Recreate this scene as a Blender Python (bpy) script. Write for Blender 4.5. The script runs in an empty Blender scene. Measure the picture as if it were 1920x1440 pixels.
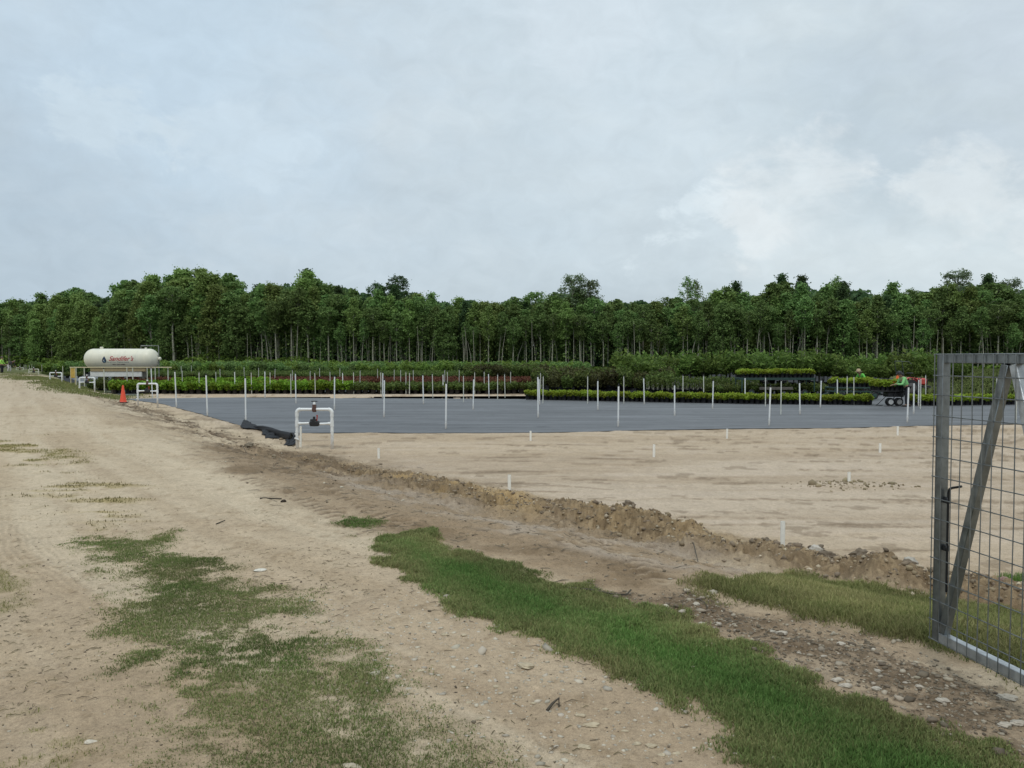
import bpy, bmesh, math, random
import numpy as np
from mathutils import Vector, Matrix, Euler
R = math.radians
C = bpy.context.scene.collection
sc = bpy.context.scene

# ------------------------------------------------------------------ camera
CAM_H, FPX, PITCH = 1.6, 1442.0, R(2.03)
cd = bpy.data.cameras.new('camera'); cam = bpy.data.objects.new('camera', cd); C.objects.link(cam)
cam.location = (0, 0, CAM_H); cam.rotation_euler = (R(90) - PITCH, 0, 0)
cd.sensor_width = 36; cd.lens = FPX / 1920 * 36; cd.clip_start = .05; cd.clip_end = 6000
sc.camera = cam

# ------------------------------------------------------------------ sky, sun, exposure
SUN_EL, SUN_AZ = R(58), R(200)          # soft sun behind cloud, behind the camera and to the left
w = bpy.data.worlds.new('World'); sc.world = w; w.use_nodes = True
nt = w.node_tree; nt.nodes.clear(); N = nt.nodes; L = nt.links
def nd(tree, t, **k):
    n = tree.nodes.new(t)
    for a, b in k.items():
        if a in ('op',): n.operation = b
        else: setattr(n, a, b)
    return n
def mth(tree, op, a, b=None, c=None, clamp=False):
    n = tree.nodes.new('ShaderNodeMath'); n.operation = op; n.use_clamp = clamp
    for i, v in enumerate((a, b, c)):
        if v is None: continue
        if isinstance(v, (int, float)): n.inputs[i].default_value = v
        else: tree.links.new(v, n.inputs[i])
    return n.outputs[0]
def mixc(tree, fac, a, b, blend='MIX'):
    n = tree.nodes.new('ShaderNodeMix'); n.data_type = 'RGBA'; n.blend_type = blend; n.clamp_factor = True
    for i, v in ((0, fac), (6, a), (7, b)):
        if isinstance(v, (int, float)): n.inputs[i].default_value = v
        elif isinstance(v, tuple): n.inputs[i].default_value = (*v[:3], 1)
        else: tree.links.new(v, n.inputs[i])
    return n.outputs[2]
sky = nd(nt, 'ShaderNodeTexSky', sky_type='NISHITA', sun_disc=False)
sky.sun_elevation = SUN_EL; sky.sun_rotation = SUN_AZ; sky.air_density = 1.2; sky.dust_density = 2.5
bg1 = nd(nt, 'ShaderNodeBackground'); L.new(sky.outputs[0], bg1.inputs[0]); bg1.inputs[1].default_value = .1
tc = nd(nt, 'ShaderNodeTexCoord')
def noise(tree, vec, scale, detail=5, rough=.5, dist=0., vscale=None):
    if vscale is not None:
        m = tree.nodes.new('ShaderNodeMapping'); m.inputs['Scale'].default_value = vscale
        tree.links.new(vec, m.inputs[0]); vec = m.outputs[0]
    n = tree.nodes.new('ShaderNodeTexNoise'); n.inputs['Scale'].default_value = scale
    n.inputs['Detail'].default_value = detail; n.inputs['Roughness'].default_value = rough
    n.inputs['Distortion'].default_value = dist
    if vec is not None: tree.links.new(vec, n.inputs['Vector'])
    return n.outputs['Fac']
def ramp(tree, fac, stops, interp='LINEAR'):
    n = tree.nodes.new('ShaderNodeValToRGB'); cr = n.color_ramp; cr.interpolation = interp
    while len(cr.elements) > 1: cr.elements.remove(cr.elements[-1])
    cr.elements[0].position = stops[0][0]; cr.elements[0].color = (*stops[0][1], 1) if not isinstance(stops[0][1], float) else (stops[0][1],)*3 + (1,)
    for p, c in stops[1:]:
        e = cr.elements.new(p); e.color = (*c, 1) if not isinstance(c, float) else (c, c, c, 1)
    tree.links.new(fac, n.inputs[0]); return n.outputs[0]
D = tc.outputs['Generated']
def skydir(px, py):
    u, v = (px - 960) / FPX, (720 - py) / FPX
    d = Vector((u, math.cos(PITCH) + v * math.sin(PITCH), -math.sin(PITCH) + v * math.cos(PITCH)))
    return d.normalized()
warp = noise(nt, D, 3.2, 6, .6, .4, (1, 1, 1.8))
warp2 = noise(nt, D, 11, 6, .62, .5, (1, 1, 1.6))
def blob(px, py, rad, soft=.5, wamp=.22):
    d = skydir(px, py)
    n = nt.nodes.new('ShaderNodeVectorMath'); n.operation = 'DISTANCE'; L.new(D, n.inputs[0]); n.inputs[1].default_value = d
    x = mth(nt, 'ADD', n.outputs['Value'], mth(nt, 'MULTIPLY', mth(nt, 'SUBTRACT', warp, .5), wamp * 2))
    x = mth(nt, 'ADD', x, mth(nt, 'MULTIPLY', mth(nt, 'SUBTRACT', warp2, .5), wamp))
    mr = nt.nodes.new('ShaderNodeMapRange'); mr.interpolation_type = 'SMOOTHSTEP'
    L.new(x, mr.inputs[0]); mr.inputs[1].default_value = rad; mr.inputs[2].default_value = rad * (1 - soft)
    return mr.outputs[0]
sep = nd(nt, 'ShaderNodeSeparateXYZ'); L.new(D, sep.inputs[0])
base_n = noise(nt, D, 2.1, 6, .55, .3, (1, 1, 2.4))
col = ramp(nt, base_n, [(.36, (.465, .538, .592)), (.5, (.57, .645, .692)), (.64, (.675, .742, .775))])
# bluer and darker towards the left, milkier to the right
side = mth(nt, 'MULTIPLY_ADD', sep.outputs[0], .9, .5, True)
col = mixc(nt, mth(nt, 'MULTIPLY', mth(nt, 'SUBTRACT', 1., side), .55), col, (.44, .545, .645))
col = mixc(nt, mth(nt, 'MULTIPLY', side, .30), col, (.645, .745, .775))
for (px, py, rad, soft, c, a) in [
        (190, 330, .26, .9, (.46, .56, .65), .45), (520, 420, .30, .9, (.49, .585, .66), .45), (100, 480, .22, .9, (.42, .52, .605), .55),
        (980, 230, .22, .9, (.50, .60, .67), .55), (760, 150, .18, .9, (.54, .64, .72), .4), (1620, 250, .20, .9, (.48, .575, .64), .6),
        (1880, 80, .22, .9, (.55, .63, .71), .5), (330, 60, .3, .9, (.56, .70, .82), .55), (1150, 60, .35, .9, (.62, .72, .79), .5),
        (180, 235, .045, .8, (.63, .73, .79), .4), (450, 225, .06, .8, (.62, .72, .79), .4), (1500, 395, .10, .85, (.74, .795, .818), .65),
        (1790, 370, .075, .85, (.73, .785, .805), .65), (1430, 450, .045, .9, (.75, .80, .82), .45), (1240, 440, .05, .8, (.70, .79, .84), .6),
        (1060, 110, .12, .9, (.66, .74, .80), .5)]:
    col = mixc(nt, mth(nt, 'MULTIPLY', blob(px, py, rad, soft), a), col, c)
fine = noise(nt, D, 24, 6, .6, .6, (1, 1, 1.5))
col = mixc(nt, 1., col, ramp(nt, fine, [(.3, .955), (.7, 1.04)]), 'MULTIPLY')
# an overcast sky is brighter overhead than at the horizon
mr = nt.nodes.new('ShaderNodeMapRange'); mr.interpolation_type = 'SMOOTHSTEP'; L.new(sep.outputs[2], mr.inputs[0])
mr.inputs[1].default_value = .46; mr.inputs[2].default_value = .95; mr.inputs[3].default_value = 1.10; mr.inputs[4].default_value = 1.9
bg2 = nd(nt, 'ShaderNodeBackground'); L.new(col, bg2.inputs[0]); L.new(mr.outputs[0], bg2.inputs[1])
mx = nd(nt, 'ShaderNodeMixShader'); mx.inputs[0].default_value = .95
L.new(bg1.outputs[0], mx.inputs[1]); L.new(bg2.outputs[0], mx.inputs[2])
wo = nd(nt, 'ShaderNodeOutputWorld'); L.new(mx.outputs[0], wo.inputs[0])
sd = bpy.data.lights.new('sun', 'SUN'); sun = bpy.data.objects.new('sun', sd); C.objects.link(sun)
sd.energy = 1.0; sd.angle = R(14); sd.color = (1, .96, .90)
dsun = Vector((math.sin(SUN_AZ) * math.cos(SUN_EL), math.cos(SUN_AZ) * math.cos(SUN_EL), math.sin(SUN_EL)))
sun.rotation_euler = (-dsun).to_track_quat('-Z', 'Y').to_euler(); sun.location = (0, -10, 30)
sc.view_settings.view_transform = 'Standard'; sc.view_settings.look = 'None'
sc.view_settings.exposure = 0; sc.view_settings.gamma = 1; sc.view_settings.use_curve_mapping = False
sc.cycles.max_bounces = 6; sc.cycles.diffuse_bounces = 3; sc.cycles.use_denoising = True
sc.cycles.transparent_max_bounces = 8

# ------------------------------------------------------------------ numpy noise
def _h(ix, iy, seed):
    with np.errstate(over='ignore'):
        n = (ix.astype(np.int64) * 374761393 + iy.astype(np.int64) * 668265263 + seed * 1274126177) & 0xffffffff
        n = ((n ^ (n >> 13)) * 1274126177) & 0xffffffff
        n = (n ^ (n >> 16)) & 0xffffffff
    return n.astype(np.float64) / 0xffffffff
def vnoise(x, y, seed=0):
    x = np.asarray(x, float); y = np.asarray(y, float)
    ix, iy = np.floor(x), np.floor(y); fx, fy = x - ix, y - iy
    fx = fx * fx * fx * (fx * (fx * 6 - 15) + 10); fy = fy * fy * fy * (fy * (fy * 6 - 15) + 10)
    ix = ix.astype(np.int64); iy = iy.astype(np.int64)
    a, b, c, d = _h(ix, iy, seed), _h(ix + 1, iy, seed), _h(ix, iy + 1, seed), _h(ix + 1, iy + 1, seed)
    return (a * (1 - fx) + b * fx) * (1 - fy) + (c * (1 - fx) + d * fx) * fy
def fbm(x, y, f, octv=4, seed=0, gain=.5):
    s = 0; a = 1; t = 0
    for i in range(octv):
        s = s + a * vnoise(x * f + 13.7 * i, y * f + 7.1 * i, seed + i * 17); t += a; a *= gain; f *= 2.03
    return s / t
def sst(a, b, x):
    t = np.clip((x - a) / (b - a), 0, 1); return t * t * (3 - 2 * t)

# ------------------------------------------------------------------ terrain height
LINE = np.array([(30, -10), (9, 4.3), (4.46, 6.7), (3.86, 7.1), (.62, 10.2), (-4.66, 16.8), (-19.4, 38.9), (-50, 85), (-180, 290)], float)
def sdist(x, y):
    x = np.asarray(x, float); y = np.asarray(y, float)
    best = np.full(x.shape, 1e9); sg = np.ones(x.shape); tt = np.zeros(x.shape); acc = 0
    for i in range(len(LINE) - 1):
        a, b = LINE[i], LINE[i + 1]; d = b - a; l2 = d @ d; l = math.sqrt(l2)
        t = np.clip(((x - a[0]) * d[0] + (y - a[1]) * d[1]) / l2, 0, 1)
        dx, dy = x - a[0] - t * d[0], y - a[1] - t * d[1]; dd = np.hypot(dx, dy)
        cr = d[0] * (y - a[1]) - d[1] * (x - a[0])         # LINE runs towards the far left; the field is on its right
        m = dd < best
        best = np.where(m, dd, best); sg = np.where(m, np.where(cr < 0, 1., -1.), sg); tt = np.where(m, acc + t * l, tt); acc += l
    return best * sg, tt
FIELD = -.65
def base_h(x, y):
    s, t = sdist(x, y); return FIELD * sst(-3.2, .35, s)
def ray(px, py):
    u, v = (px - 960) / FPX, (720 - py) / FPX
    return np.array((u, math.cos(PITCH) + v * math.sin(PITCH), -math.sin(PITCH) + v * math.cos(PITCH)))
def at(px, py, z=None):
    """the point of the ground that the photograph shows at this pixel"""
    d = ray(px, py); py_ok = d[2] < -.0005
    if not py_ok: d = d.copy(); d[2] = -.0005
    zz = -.3 if z is None else z
    for i in range(60 if z is None else 1):
        t = (zz - CAM_H) / d[2]; p = d * t
        if z is None: zz = .5 * zz + .5 * float(base_h(np.array([p[0]]), np.array([p[1]]))[0])
    t = (zz - CAM_H) / d[2]
    return Vector((d[0] * t, d[1] * t, zz))
def atY(px, py, Y):
    d = ray(px, py); t = Y / d[1]; return Vector((d[0] * t, Y, CAM_H + d[2] * t))
def gh(x, y): return float(base_h(np.array([x]), np.array([y]))[0])
def wpoly(pts, z=None): return np.array([at(px, py, z)[:2] for px, py in pts])
def polysd(P, x, y):
    """signed distance to a polygon, positive inside"""
    best = np.full(x.shape, 1e18); ins = np.zeros(x.shape, bool); n = len(P)
    for i in range(n):
        a, b = P[i], P[(i + 1) % n]; d = b - a; l2 = d @ d + 1e-12
        t = np.clip(((x - a[0]) * d[0] + (y - a[1]) * d[1]) / l2, 0, 1)
        best = np.minimum(best, (x - a[0] - t * d[0])**2 + (y - a[1] - t * d[1])**2)
        c = ((a[1] > y) != (b[1] > y)) & (x < (b[0] - a[0]) * (y - a[1]) / (b[1] - a[1] + 1e-12) + a[0]); ins ^= c
    r = np.sqrt(best); return np.where(ins, r, -r)

P_STRIP = wpoly([(695, 1012), (740, 1003), (800, 1003), (830, 1015), (870, 1038), (950, 1050), (1000, 1080), (1100, 1108), (1180, 1135), (1250, 1150), (1320, 1185), (1400, 1210), (1500, 1260), (1600, 1305), (1700, 1350), (1800, 1385), (1920, 1425), (2100, 1500), (2400, 1640), (2200, 1900), (1700, 1600), (1500, 1500), (1400, 1425), (1330, 1370), (1290, 1325), (1200, 1285), (1080, 1238), (1035, 1215), (1045, 1195), (950, 1178), (880, 1150), (800, 1100), (740, 1068), (705, 1035)])
P_PATCH = wpoly([(165, 1018), (225, 1000), (300, 1000), (330, 1028), (430, 1045), (470, 1085), (540, 1120), (560, 1165), (640, 1220), (705, 1268), (775, 1335), (885, 1378), (965, 1425), (1050, 1500), (1200, 1700), (520, 1750), (340, 1440), (310, 1360), (275, 1270), (225, 1215), (215, 1150), (245, 1105), (215, 1050), (180, 1035)])
P_BANK = wpoly([(1285, 1092), (1330, 1082), (1400, 1086), (1500, 1090), (1600, 1110), (1700, 1128), (1760, 1118), (1920, 1125), (2300, 1150), (2500, 1380), (2100, 1330), (1920, 1285), (1800, 1228), (1700, 1192), (1600, 1172), (1480, 1145), (1380, 1128)])
P_TUFT = wpoly([(645, 974), (690, 971), (712, 982), (690, 990), (655, 986)])
P_TUFT2 = wpoly([(1880, 1088), (1960, 1080), (1960, 1100), (1885, 1100)])
P_VERGE = wpoly([(-60, 699), (30, 701), (90, 708), (150, 717), (200, 727), (250, 736), (290, 742), (250, 746), (180, 744), (130, 738), (80, 724), (30, 712)])
P_OLIVE = wpoly([(-200, 825), (40, 822), (110, 850), (112, 868), (60, 870), (-200, 880)])
P_OLIVE2 = wpoly([(85, 885), (150, 882), (250, 895), (225, 975), (190, 980), (120, 925)])
P_EDGE = wpoly([(-300, 1050), (12, 1060), (25, 1110), (12, 1150), (-300, 1180)])
P_EDGE2 = wpoly([(-300, 1360), (40, 1375), (75, 1440), (60, 1600), (-300, 1700)])
P_DAMP = wpoly([(380, 842), (470, 835), (560, 850), (700, 878), (850, 905), (1000, 958), (1200, 1012), (1330, 1040), (1420, 1085), (1300, 1120), (1420, 1150), (1500, 1180), (1420, 1220), (1250, 1160), (1100, 1110), (1000, 1080), (870, 1040), (780, 1003), (700, 985), (620, 955), (520, 915), (420, 890)])
P_PALE = wpoly([(600, 880), (760, 905), (900, 935), (1050, 975), (1250, 1020), (1420, 1075), (1330, 1085), (1180, 1050), (1000, 1010), (860, 975), (700, 940)])
P_GRAV = wpoly([(1130, 1112), (1290, 1118), (1400, 1150), (1500, 1170), (1640, 1200), (1760, 1240), (1920, 1310), (2300, 1450), (2400, 1600), (1920, 1415), (1800, 1380), (1700, 1345), (1600, 1300), (1500, 1255), (1400, 1205), (1250, 1148)])
P_MAT = wpoly([(228, 748), (300, 757), (345, 768), (390, 781), (450, 797), (500, 808), (560, 812), (640, 811.5), (900, 812), (1100, 810), (1200, 807), (1400, 804), (1600, 802), (1745, 798), (1920, 795), (2500, 785), (2500, 735), (1920, 740), (1400, 742), (1010, 744), (984, 748.5), (700, 747), (420, 745.5)], FIELD)
P_MAT2 = np.array([(-25.5, 47.6), (1.4, 47.6), (1.4, 43.6), (23, 41.8), (25, 50), (30, 62), (40, 80), (40, 112), (-66, 112), (-55, 92), (-36, 62)], float)
P_MAT3 = wpoly([(120, 707), (175, 722), (200, 735), (225, 741), (262, 743), (262, 737), (300, 730), (330, 700)], FIELD)

def masks(x, y):
    n1 = fbm(x, y, 1.1, 4, 3); n2 = fbm(x, y, 5.5, 4, 9); n3 = fbm(x, y, 22, 3, 31)
    m = {}
    def soft(P, w, a1, a2, lo=-1., off=0.):
        sd_ = polysd(P, x, y) + (n1 - .5) * a1 + (n2 - .5) * a2 + off
        return sst(-w, w, sd_)
    m['strip'] = soft(P_STRIP, .10, .16, .34, off=-.02)
    p = soft(P_PATCH, .24, .30, .50, off=-.03)
    sdp = polysd(P_PATCH, x, y); m['patch'] = p * (.12 + .88 * sst(.35, .52, .10 * sst(0, .45, sdp) - .03 + n2 * .30 + fbm(x * .6, y, 2.2, 3, 71) * .28 + fbm(x * .6, y, 13, 3, 73) * .42))
    m['bank'] = soft(P_BANK, .18, .35, .35) * sst(-.62, -.95, sdist(x, y)[0] + (n2 - .5) * .5)
    m['tuft'] = np.maximum(soft(P_TUFT, .12, .15, .3), soft(P_TUFT2, .1, .2, .2))
    r = np.hypot(x, y)
    m['verge'] = soft(P_VERGE, .9, 2.2, 1.0) * sst(.30, .5, fbm(x, y, .45, 3, 5))
    st = fbm(x * .35, y, 3.2, 4, 77)
    m['olive'] = soft(P_OLIVE, .5, .9, .8) * sst(.46, .62, st)
    m['olive'] = np.maximum(m['olive'], soft(P_OLIVE2, .5, .9, .8) * sst(.56, .66, st))
    m['edge'] = np.maximum(soft(P_EDGE, .15, .3, .3), soft(P_EDGE2, .15, .3, .3)) * sst(.4, .6, n2)
    m['damp'] = soft(P_DAMP, .45, 1.0, .5)
    m['pale'] = soft(P_PALE, .3, .9, .6)
    m['grav'] = soft(P_GRAV, .25, .4, .4)
    m['n'] = (n1, n2, n3)
    return m
def mat_mask(x, y):
    return np.maximum(np.maximum(sst(-.05, .1, polysd(P_MAT, x, y)), sst(-.05, .1, polysd(P_MAT2, x, y))), sst(-.05, .1, polysd(P_MAT3, x, y)))

def pline(P, x, y):
    best = np.full(x.shape, 1e9); vv = np.zeros(x.shape); uu = np.zeros(x.shape); acc = 0
    for i in range(len(P) - 1):
        a, b = P[i], P[i + 1]; d = b - a; l = math.hypot(*d); t = np.clip(((x - a[0]) * d[0] + (y - a[1]) * d[1]) / l**2, 0, 1)
        dd = np.hypot(x - a[0] - t * d[0], y - a[1] - t * d[1]); m = dd < best
        best = np.where(m, dd, best); vv = np.where(m, np.where(d[0] * (y - a[1]) - d[1] * (x - a[0]) < 0, dd, -dd), vv); uu = np.where(m, acc + t * l, uu); acc += l
    return best, vv, uu
LUG = [wpoly(p) for p in ([(1400, 1090), (1300, 1052), (1200, 1030), (1080, 1020), (960, 1010), (860, 985)], [(1240, 1085), (1190, 1050), (1120, 1020), (1040, 985), (960, 960)], [(760, 985), (690, 950), (650, 925), (560, 893), (470, 866)], [(700, 1000), (600, 950), (560, 930), (470, 895)])]
def lugs(x, y):
    h = np.zeros_like(x)
    for i, P in enumerate(LUG):
        d, v, u = pline(P, x, y); w_ = .17; on = sst(w_, w_ - .04, d) * sst(.32, .45, fbm(x, y, 1.6, 3, 400 + i))
        pat = np.sin((u + .55 * np.abs(v)) * 2 * math.pi / (.17 + .03 * (y > 9)))
        h = h + on * (pat * .010 - .006)
    return h
def tread(s, t, n1):
    band = np.zeros_like(s)
    for c, wd in ((-4.6, .30), (-3.9, .12), (-2.0, .16), (-6.4, .3)):
        wob = (fbm(t, t * 0, .12, 2, int(-c * 10)) - .5) * .9
        band = np.maximum(band, np.exp(-((s - c - wob) / wd)**4))
    return band
def full_h(x, y):
    s, t = sdist(x, y)
    z = FIELD * sst(-3.2, .35, s)
    m = masks(x, y); n1, n2, n3 = m['n']
    r = np.hypot(x, y)
    # spoil ridge thrown up along the edge of the field
    run = sst(21, 12, y) * sst(-8.5, -1.5, x)
    far = sst(12, 30, y) * .35
    wob = (fbm(x, y, .55, 3, 41) - .5) * .5
    lump = fbm(x, y, 2.2, 5, 51, .62); crag = 1 - np.abs(fbm(x, y, 6.5, 5, 61, .6) * 2 - 1)
    prof = np.exp(-np.abs((s - wob * .6 + .08) / (.60 + .34 * lump))**2.0)
    big = fbm(x, y, 1.15, 3, 55); gap = sst(.30, .44, fbm(x, y, .62, 2, 57))
    amp = run * (1 - .5 * sst(3.4, 4.1, x)) * (.12 + .13 * sst(14, 8.5, y)) * (.62 + .38 * gap) * (.70 + .75 * sst(.3, .7, big))
    med = fbm(x, y, 5.0, 4, 63, .55)
    bermz = prof * amp + prof**.6 * run * ((lump - .5) * .22 + (med - .5) * .17 + (crag - .8) * .08 + (n3 - .5) * .05)
    # low disturbed dirt between the ridge and the mat
    dist = np.exp(-((s + .8) / 1.5)**2) * sst(9, 16, y) * sst(48, 28, y)
    z = z + bermz + dist * ((fbm(x, y, 1.6, 5, 88, .6) - .5) * .30 + (crag - .8) * .09)
    # verges
    z = z + m['damp'] * ((n2 - .5) * .05 + (crag - .8) * .03)
    z = z + (n1 - .5) * .05 * sst(1, -3, s) + (n2 - .5) * .016 + (n3 - .5) * .009 + (fbm(x, y, 9, 3, 23, .6) - .5) * .012
    fld = sst(.6, 2.2, s)
    z = z + fld * ((fbm(x * .25, y, 1.3, 4, 17) - .5) * .05 + (fbm(x * .22, y, 5, 3, 19) - .5) * .018)
    # low heap round one of the stubs
    q = at(1600, 912, FIELD); z = z + .06 * np.exp(-((x - q[0]) / .55)**2 - ((y - q[1]) / .30)**2) * (.4 + 1.2 * crag * n2)
    band = tread(s, t, n1)
    band = band * sst(.5, .62, fbm(s * .8, t * .25, 1., 3, 191)) * sst(4, 7, r); z = z + band * np.sin(s * 2 * math.pi / .055 + 2 * np.sin(t * 9)) * .003
    lg = lugs(x, y); z = z + lg
    # crest of the track in the distance
    z = z + .10 * np.exp(-((y - 68) / 12)**2) * sst(-38, -46, x)
    mm = mat_mask(x, y)
    z = z * (1 - mm) + (FIELD - .02) * mm
    z = np.where(y > 110, FIELD, z)
    return z, s, t, m, crag, lump, run * prof, dist, band

K_ILL = 1.2
def lin(*c):
    c = np.array(c, float) / 255; return np.where(c <= .04045, c / 12.92, ((c + .055) / 1.055)**2.4)
def alb(*c): return lin(*c) / K_ILL

# ------------------------------------------------------------------ mesh helpers
def tag(o, label=None, cat=None, group=None, kind=None):
    if label: o['label'] = label
    if cat: o['category'] = cat
    if group: o['group'] = group
    if kind: o['kind'] = kind
    return o
def empty(name, loc, rz=0, label=None, cat=None, group=None):
    o = bpy.data.objects.new(name, None); C.objects.link(o); o.location = loc; o.rotation_euler = (0, 0, rz)
    o.empty_display_size = .1
    return tag(o, label, cat, group)
def np_mesh(name, V, F, mat=None, col=None, smooth=False):
    V = np.asarray(V, np.float32); F = np.asarray(F, np.int32); k = F.shape[1]
    me = bpy.data.meshes.new(name); me.vertices.add(len(V)); me.vertices.foreach_set('co', V.ravel())
    me.loops.add(F.size); me.loops.foreach_set('vertex_index', F.ravel())
    me.polygons.add(len(F)); me.polygons.foreach_set('loop_start', np.arange(len(F), dtype=np.int32) * k)
    try: me.polygons.foreach_set('loop_total', np.full(len(F), k, np.int32))
    except Exception: pass
    if smooth: me.polygons.foreach_set('use_smooth', np.ones(len(F), bool))
    me.update(calc_edges=True)
    if col is not None:
        a = me.color_attributes.new('Col', 'FLOAT_COLOR', 'POINT')
        a.data.foreach_set('color', np.concatenate([col, np.ones((len(V), 1))], 1).astype(np.float32).ravel())
    if mat: me.materials.append(mat)
    return me
def link(name, me, parent=None, loc=(0, 0, 0), rot=(0, 0, 0)):
    o = bpy.data.objects.new(name, me); C.objects.link(o); o.location = loc; o.rotation_euler = rot
    if parent: o.parent = parent
    return o
class MB:
    def __init__(s): s.v = []; s.f = []
    def add(s, V, F):
        b = len(s.v); s.v += [tuple(p) for p in V]; s.f += [tuple(i + b for i in f) for f in F]; return s
    def box(s, c, size, rot=None, bev=0.):
        hx, hy, hz = [q / 2 for q in size]; M = rot if rot is not None else Matrix.Identity(3); c = Vector(c)
        bv = min(bev, hx * .45, hy * .45, hz * .45)
        if bv <= 0:
            P = [Vector((x, y, z)) for z in (-hz, hz) for (x, y) in ((-hx, -hy), (hx, -hy), (hx, hy), (-hx, hy))]
            return s.add([M @ p + c for p in P], [(3, 2, 1, 0), (4, 5, 6, 7), (0, 1, 5, 4), (1, 2, 6, 5), (2, 3, 7, 6), (3, 0, 4, 7)])
        bm = bmesh.new(); bmesh.ops.create_cube(bm, size=1)
        for q in bm.verts: q.co = Vector((q.co.x * size[0], q.co.y * size[1], q.co.z * size[2]))
        bmesh.ops.bevel(bm, geom=bm.edges[:], offset=bv, segments=1, affect='EDGES')
        bm.verts.index_update(); V = [M @ q.co + c for q in bm.verts]; F = [[q.index for q in f.verts] for f in bm.faces]; bm.free()
        return s.add(V, F)
    def tube(s, pts, r, n=10, caps=True, sq=False):
        pts = [Vector(p) for p in pts]; rr = r if isinstance(r, (list, tuple)) else [r] * len(pts)
        V = []; F = []; up = None
        for i, p in enumerate(pts):
            t = (pts[min(i + 1, len(pts) - 1)] - pts[max(i - 1, 0)]).normalized()
            if up is None:
                a = Vector((0, 0, 1)) if abs(t.z) < .9 else Vector((1, 0, 0)); up = (a - t * a.dot(t)).normalized()
            else: up = (up - t * up.dot(t)).normalized()
            sd_ = t.cross(up)
            for k in range(n):
                an = 2 * math.pi * k / n; V.append(p + (up * math.cos(an) + sd_ * math.sin(an)) * rr[i])
        for i in range(len(pts) - 1):
            for k in range(n):
                F.append((i * n + k, i * n + (k + 1) % n, (i + 1) * n + (k + 1) % n, (i + 1) * n + k))
        if caps: F.append(tuple(range(n - 1, -1, -1))); F.append(tuple((len(pts) - 1) * n + k for k in range(n)))
        return s.add(V, F)
    def sqtube(s, a, b, w_, nrm):
        """square bar from a to b, one face square to nrm"""
        a = Vector(a); b = Vector(b); t = (b - a).normalized(); n = Vector(nrm); n = (n - t * n.dot(t)).normalized(); u = t.cross(n)
        M = Matrix((u, n, t)).transposed()
        return s.box((a + b) / 2, (w_, w_, (b - a).length), M, .003)
    def lathe(s, prof, n=20, c=(0, 0, 0), M=None, caps=True):
        c = Vector(c); V = []; F = []
        for (r_, z_) in prof:
            for k in range(n):
                an = 2 * math.pi * k / n; p = Vector((r_ * math.cos(an), r_ * math.sin(an), z_)); V.append((M @ p if M else p) + c)
        for i in range(len(prof) - 1):
            for k in range(n): F.append((i * n + k, i * n + (k + 1) % n, (i + 1) * n + (k + 1) % n, (i + 1) * n + k))
        if caps: F.append(tuple(range(n - 1, -1, -1))); F.append(tuple((len(prof) - 1) * n + k for k in range(n)))
        return s.add(V, F)
    def build(s, name, mat, parent=None, smooth=True, loc=(0, 0, 0), rot=(0, 0, 0)):
        me = bpy.data.meshes.new(name); me.from_pydata([tuple(p) for p in s.v], [], s.f); me.materials.append(mat)
        if smooth:
            for p in me.polygons: p.use_smooth = True
            try: me.set_sharp_from_angle(angle=R(38))
            except Exception: pass
        me.update(); return link(name, me, parent, loc, rot)
def dup(root, loc, rz=None, scale=None, label=None, group=None):
    r = root.copy(); C.objects.link(r); r.location = loc
    if rz is not None: r.rotation_euler[2] = rz
    if scale is not None: r.scale = (scale,) * 3 if isinstance(scale, (int, float)) else scale
    if label: r['label'] = label
    if group: r['group'] = group
    for ch in list(root.children):
        c = ch.copy(); C.objects.link(c); c.parent = r
        for g in list(ch.children):
            d = g.copy(); C.objects.link(d); d.parent = c
    return r

# ------------------------------------------------------------------ materials
def material(name, col, rough=.6, metal=0., var=.0, vscale=8., bump=0., bscale=60., spec=None, trans=0.):
    m = bpy.data.materials.new(name); m.use_nodes = True; t = m.node_tree; b = t.nodes['Principled BSDF']
    b.inputs['Roughness'].default_value = rough; b.inputs['Metallic'].default_value = metal
    if spec is not None: b.inputs['Specular IOR Level'].default_value = spec
    c = (*col[:3], 1)
    b.inputs['Base Color'].default_value = c
    if var or bump:
        co = t.nodes.new('ShaderNodeTexCoord').outputs['Object']
        if var:
            n = noise(t, co, vscale, 5, .6)
            o = mixc(t, 1., tuple(col[:3]), ramp(t, n, [(.3, 1 - var), (.7, 1 + var)]), 'MULTIPLY'); t.links.new(o, b.inputs['Base Color'])
        if bump:
            n = noise(t, co, bscale, 4, .6); bn = t.nodes.new('ShaderNodeBump'); bn.inputs['Strength'].default_value = bump
            bn.inputs['Distance'].default_value = .01; t.links.new(n, bn.inputs['Height']); t.links.new(bn.outputs[0], b.inputs['Normal'])
    return m
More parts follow.
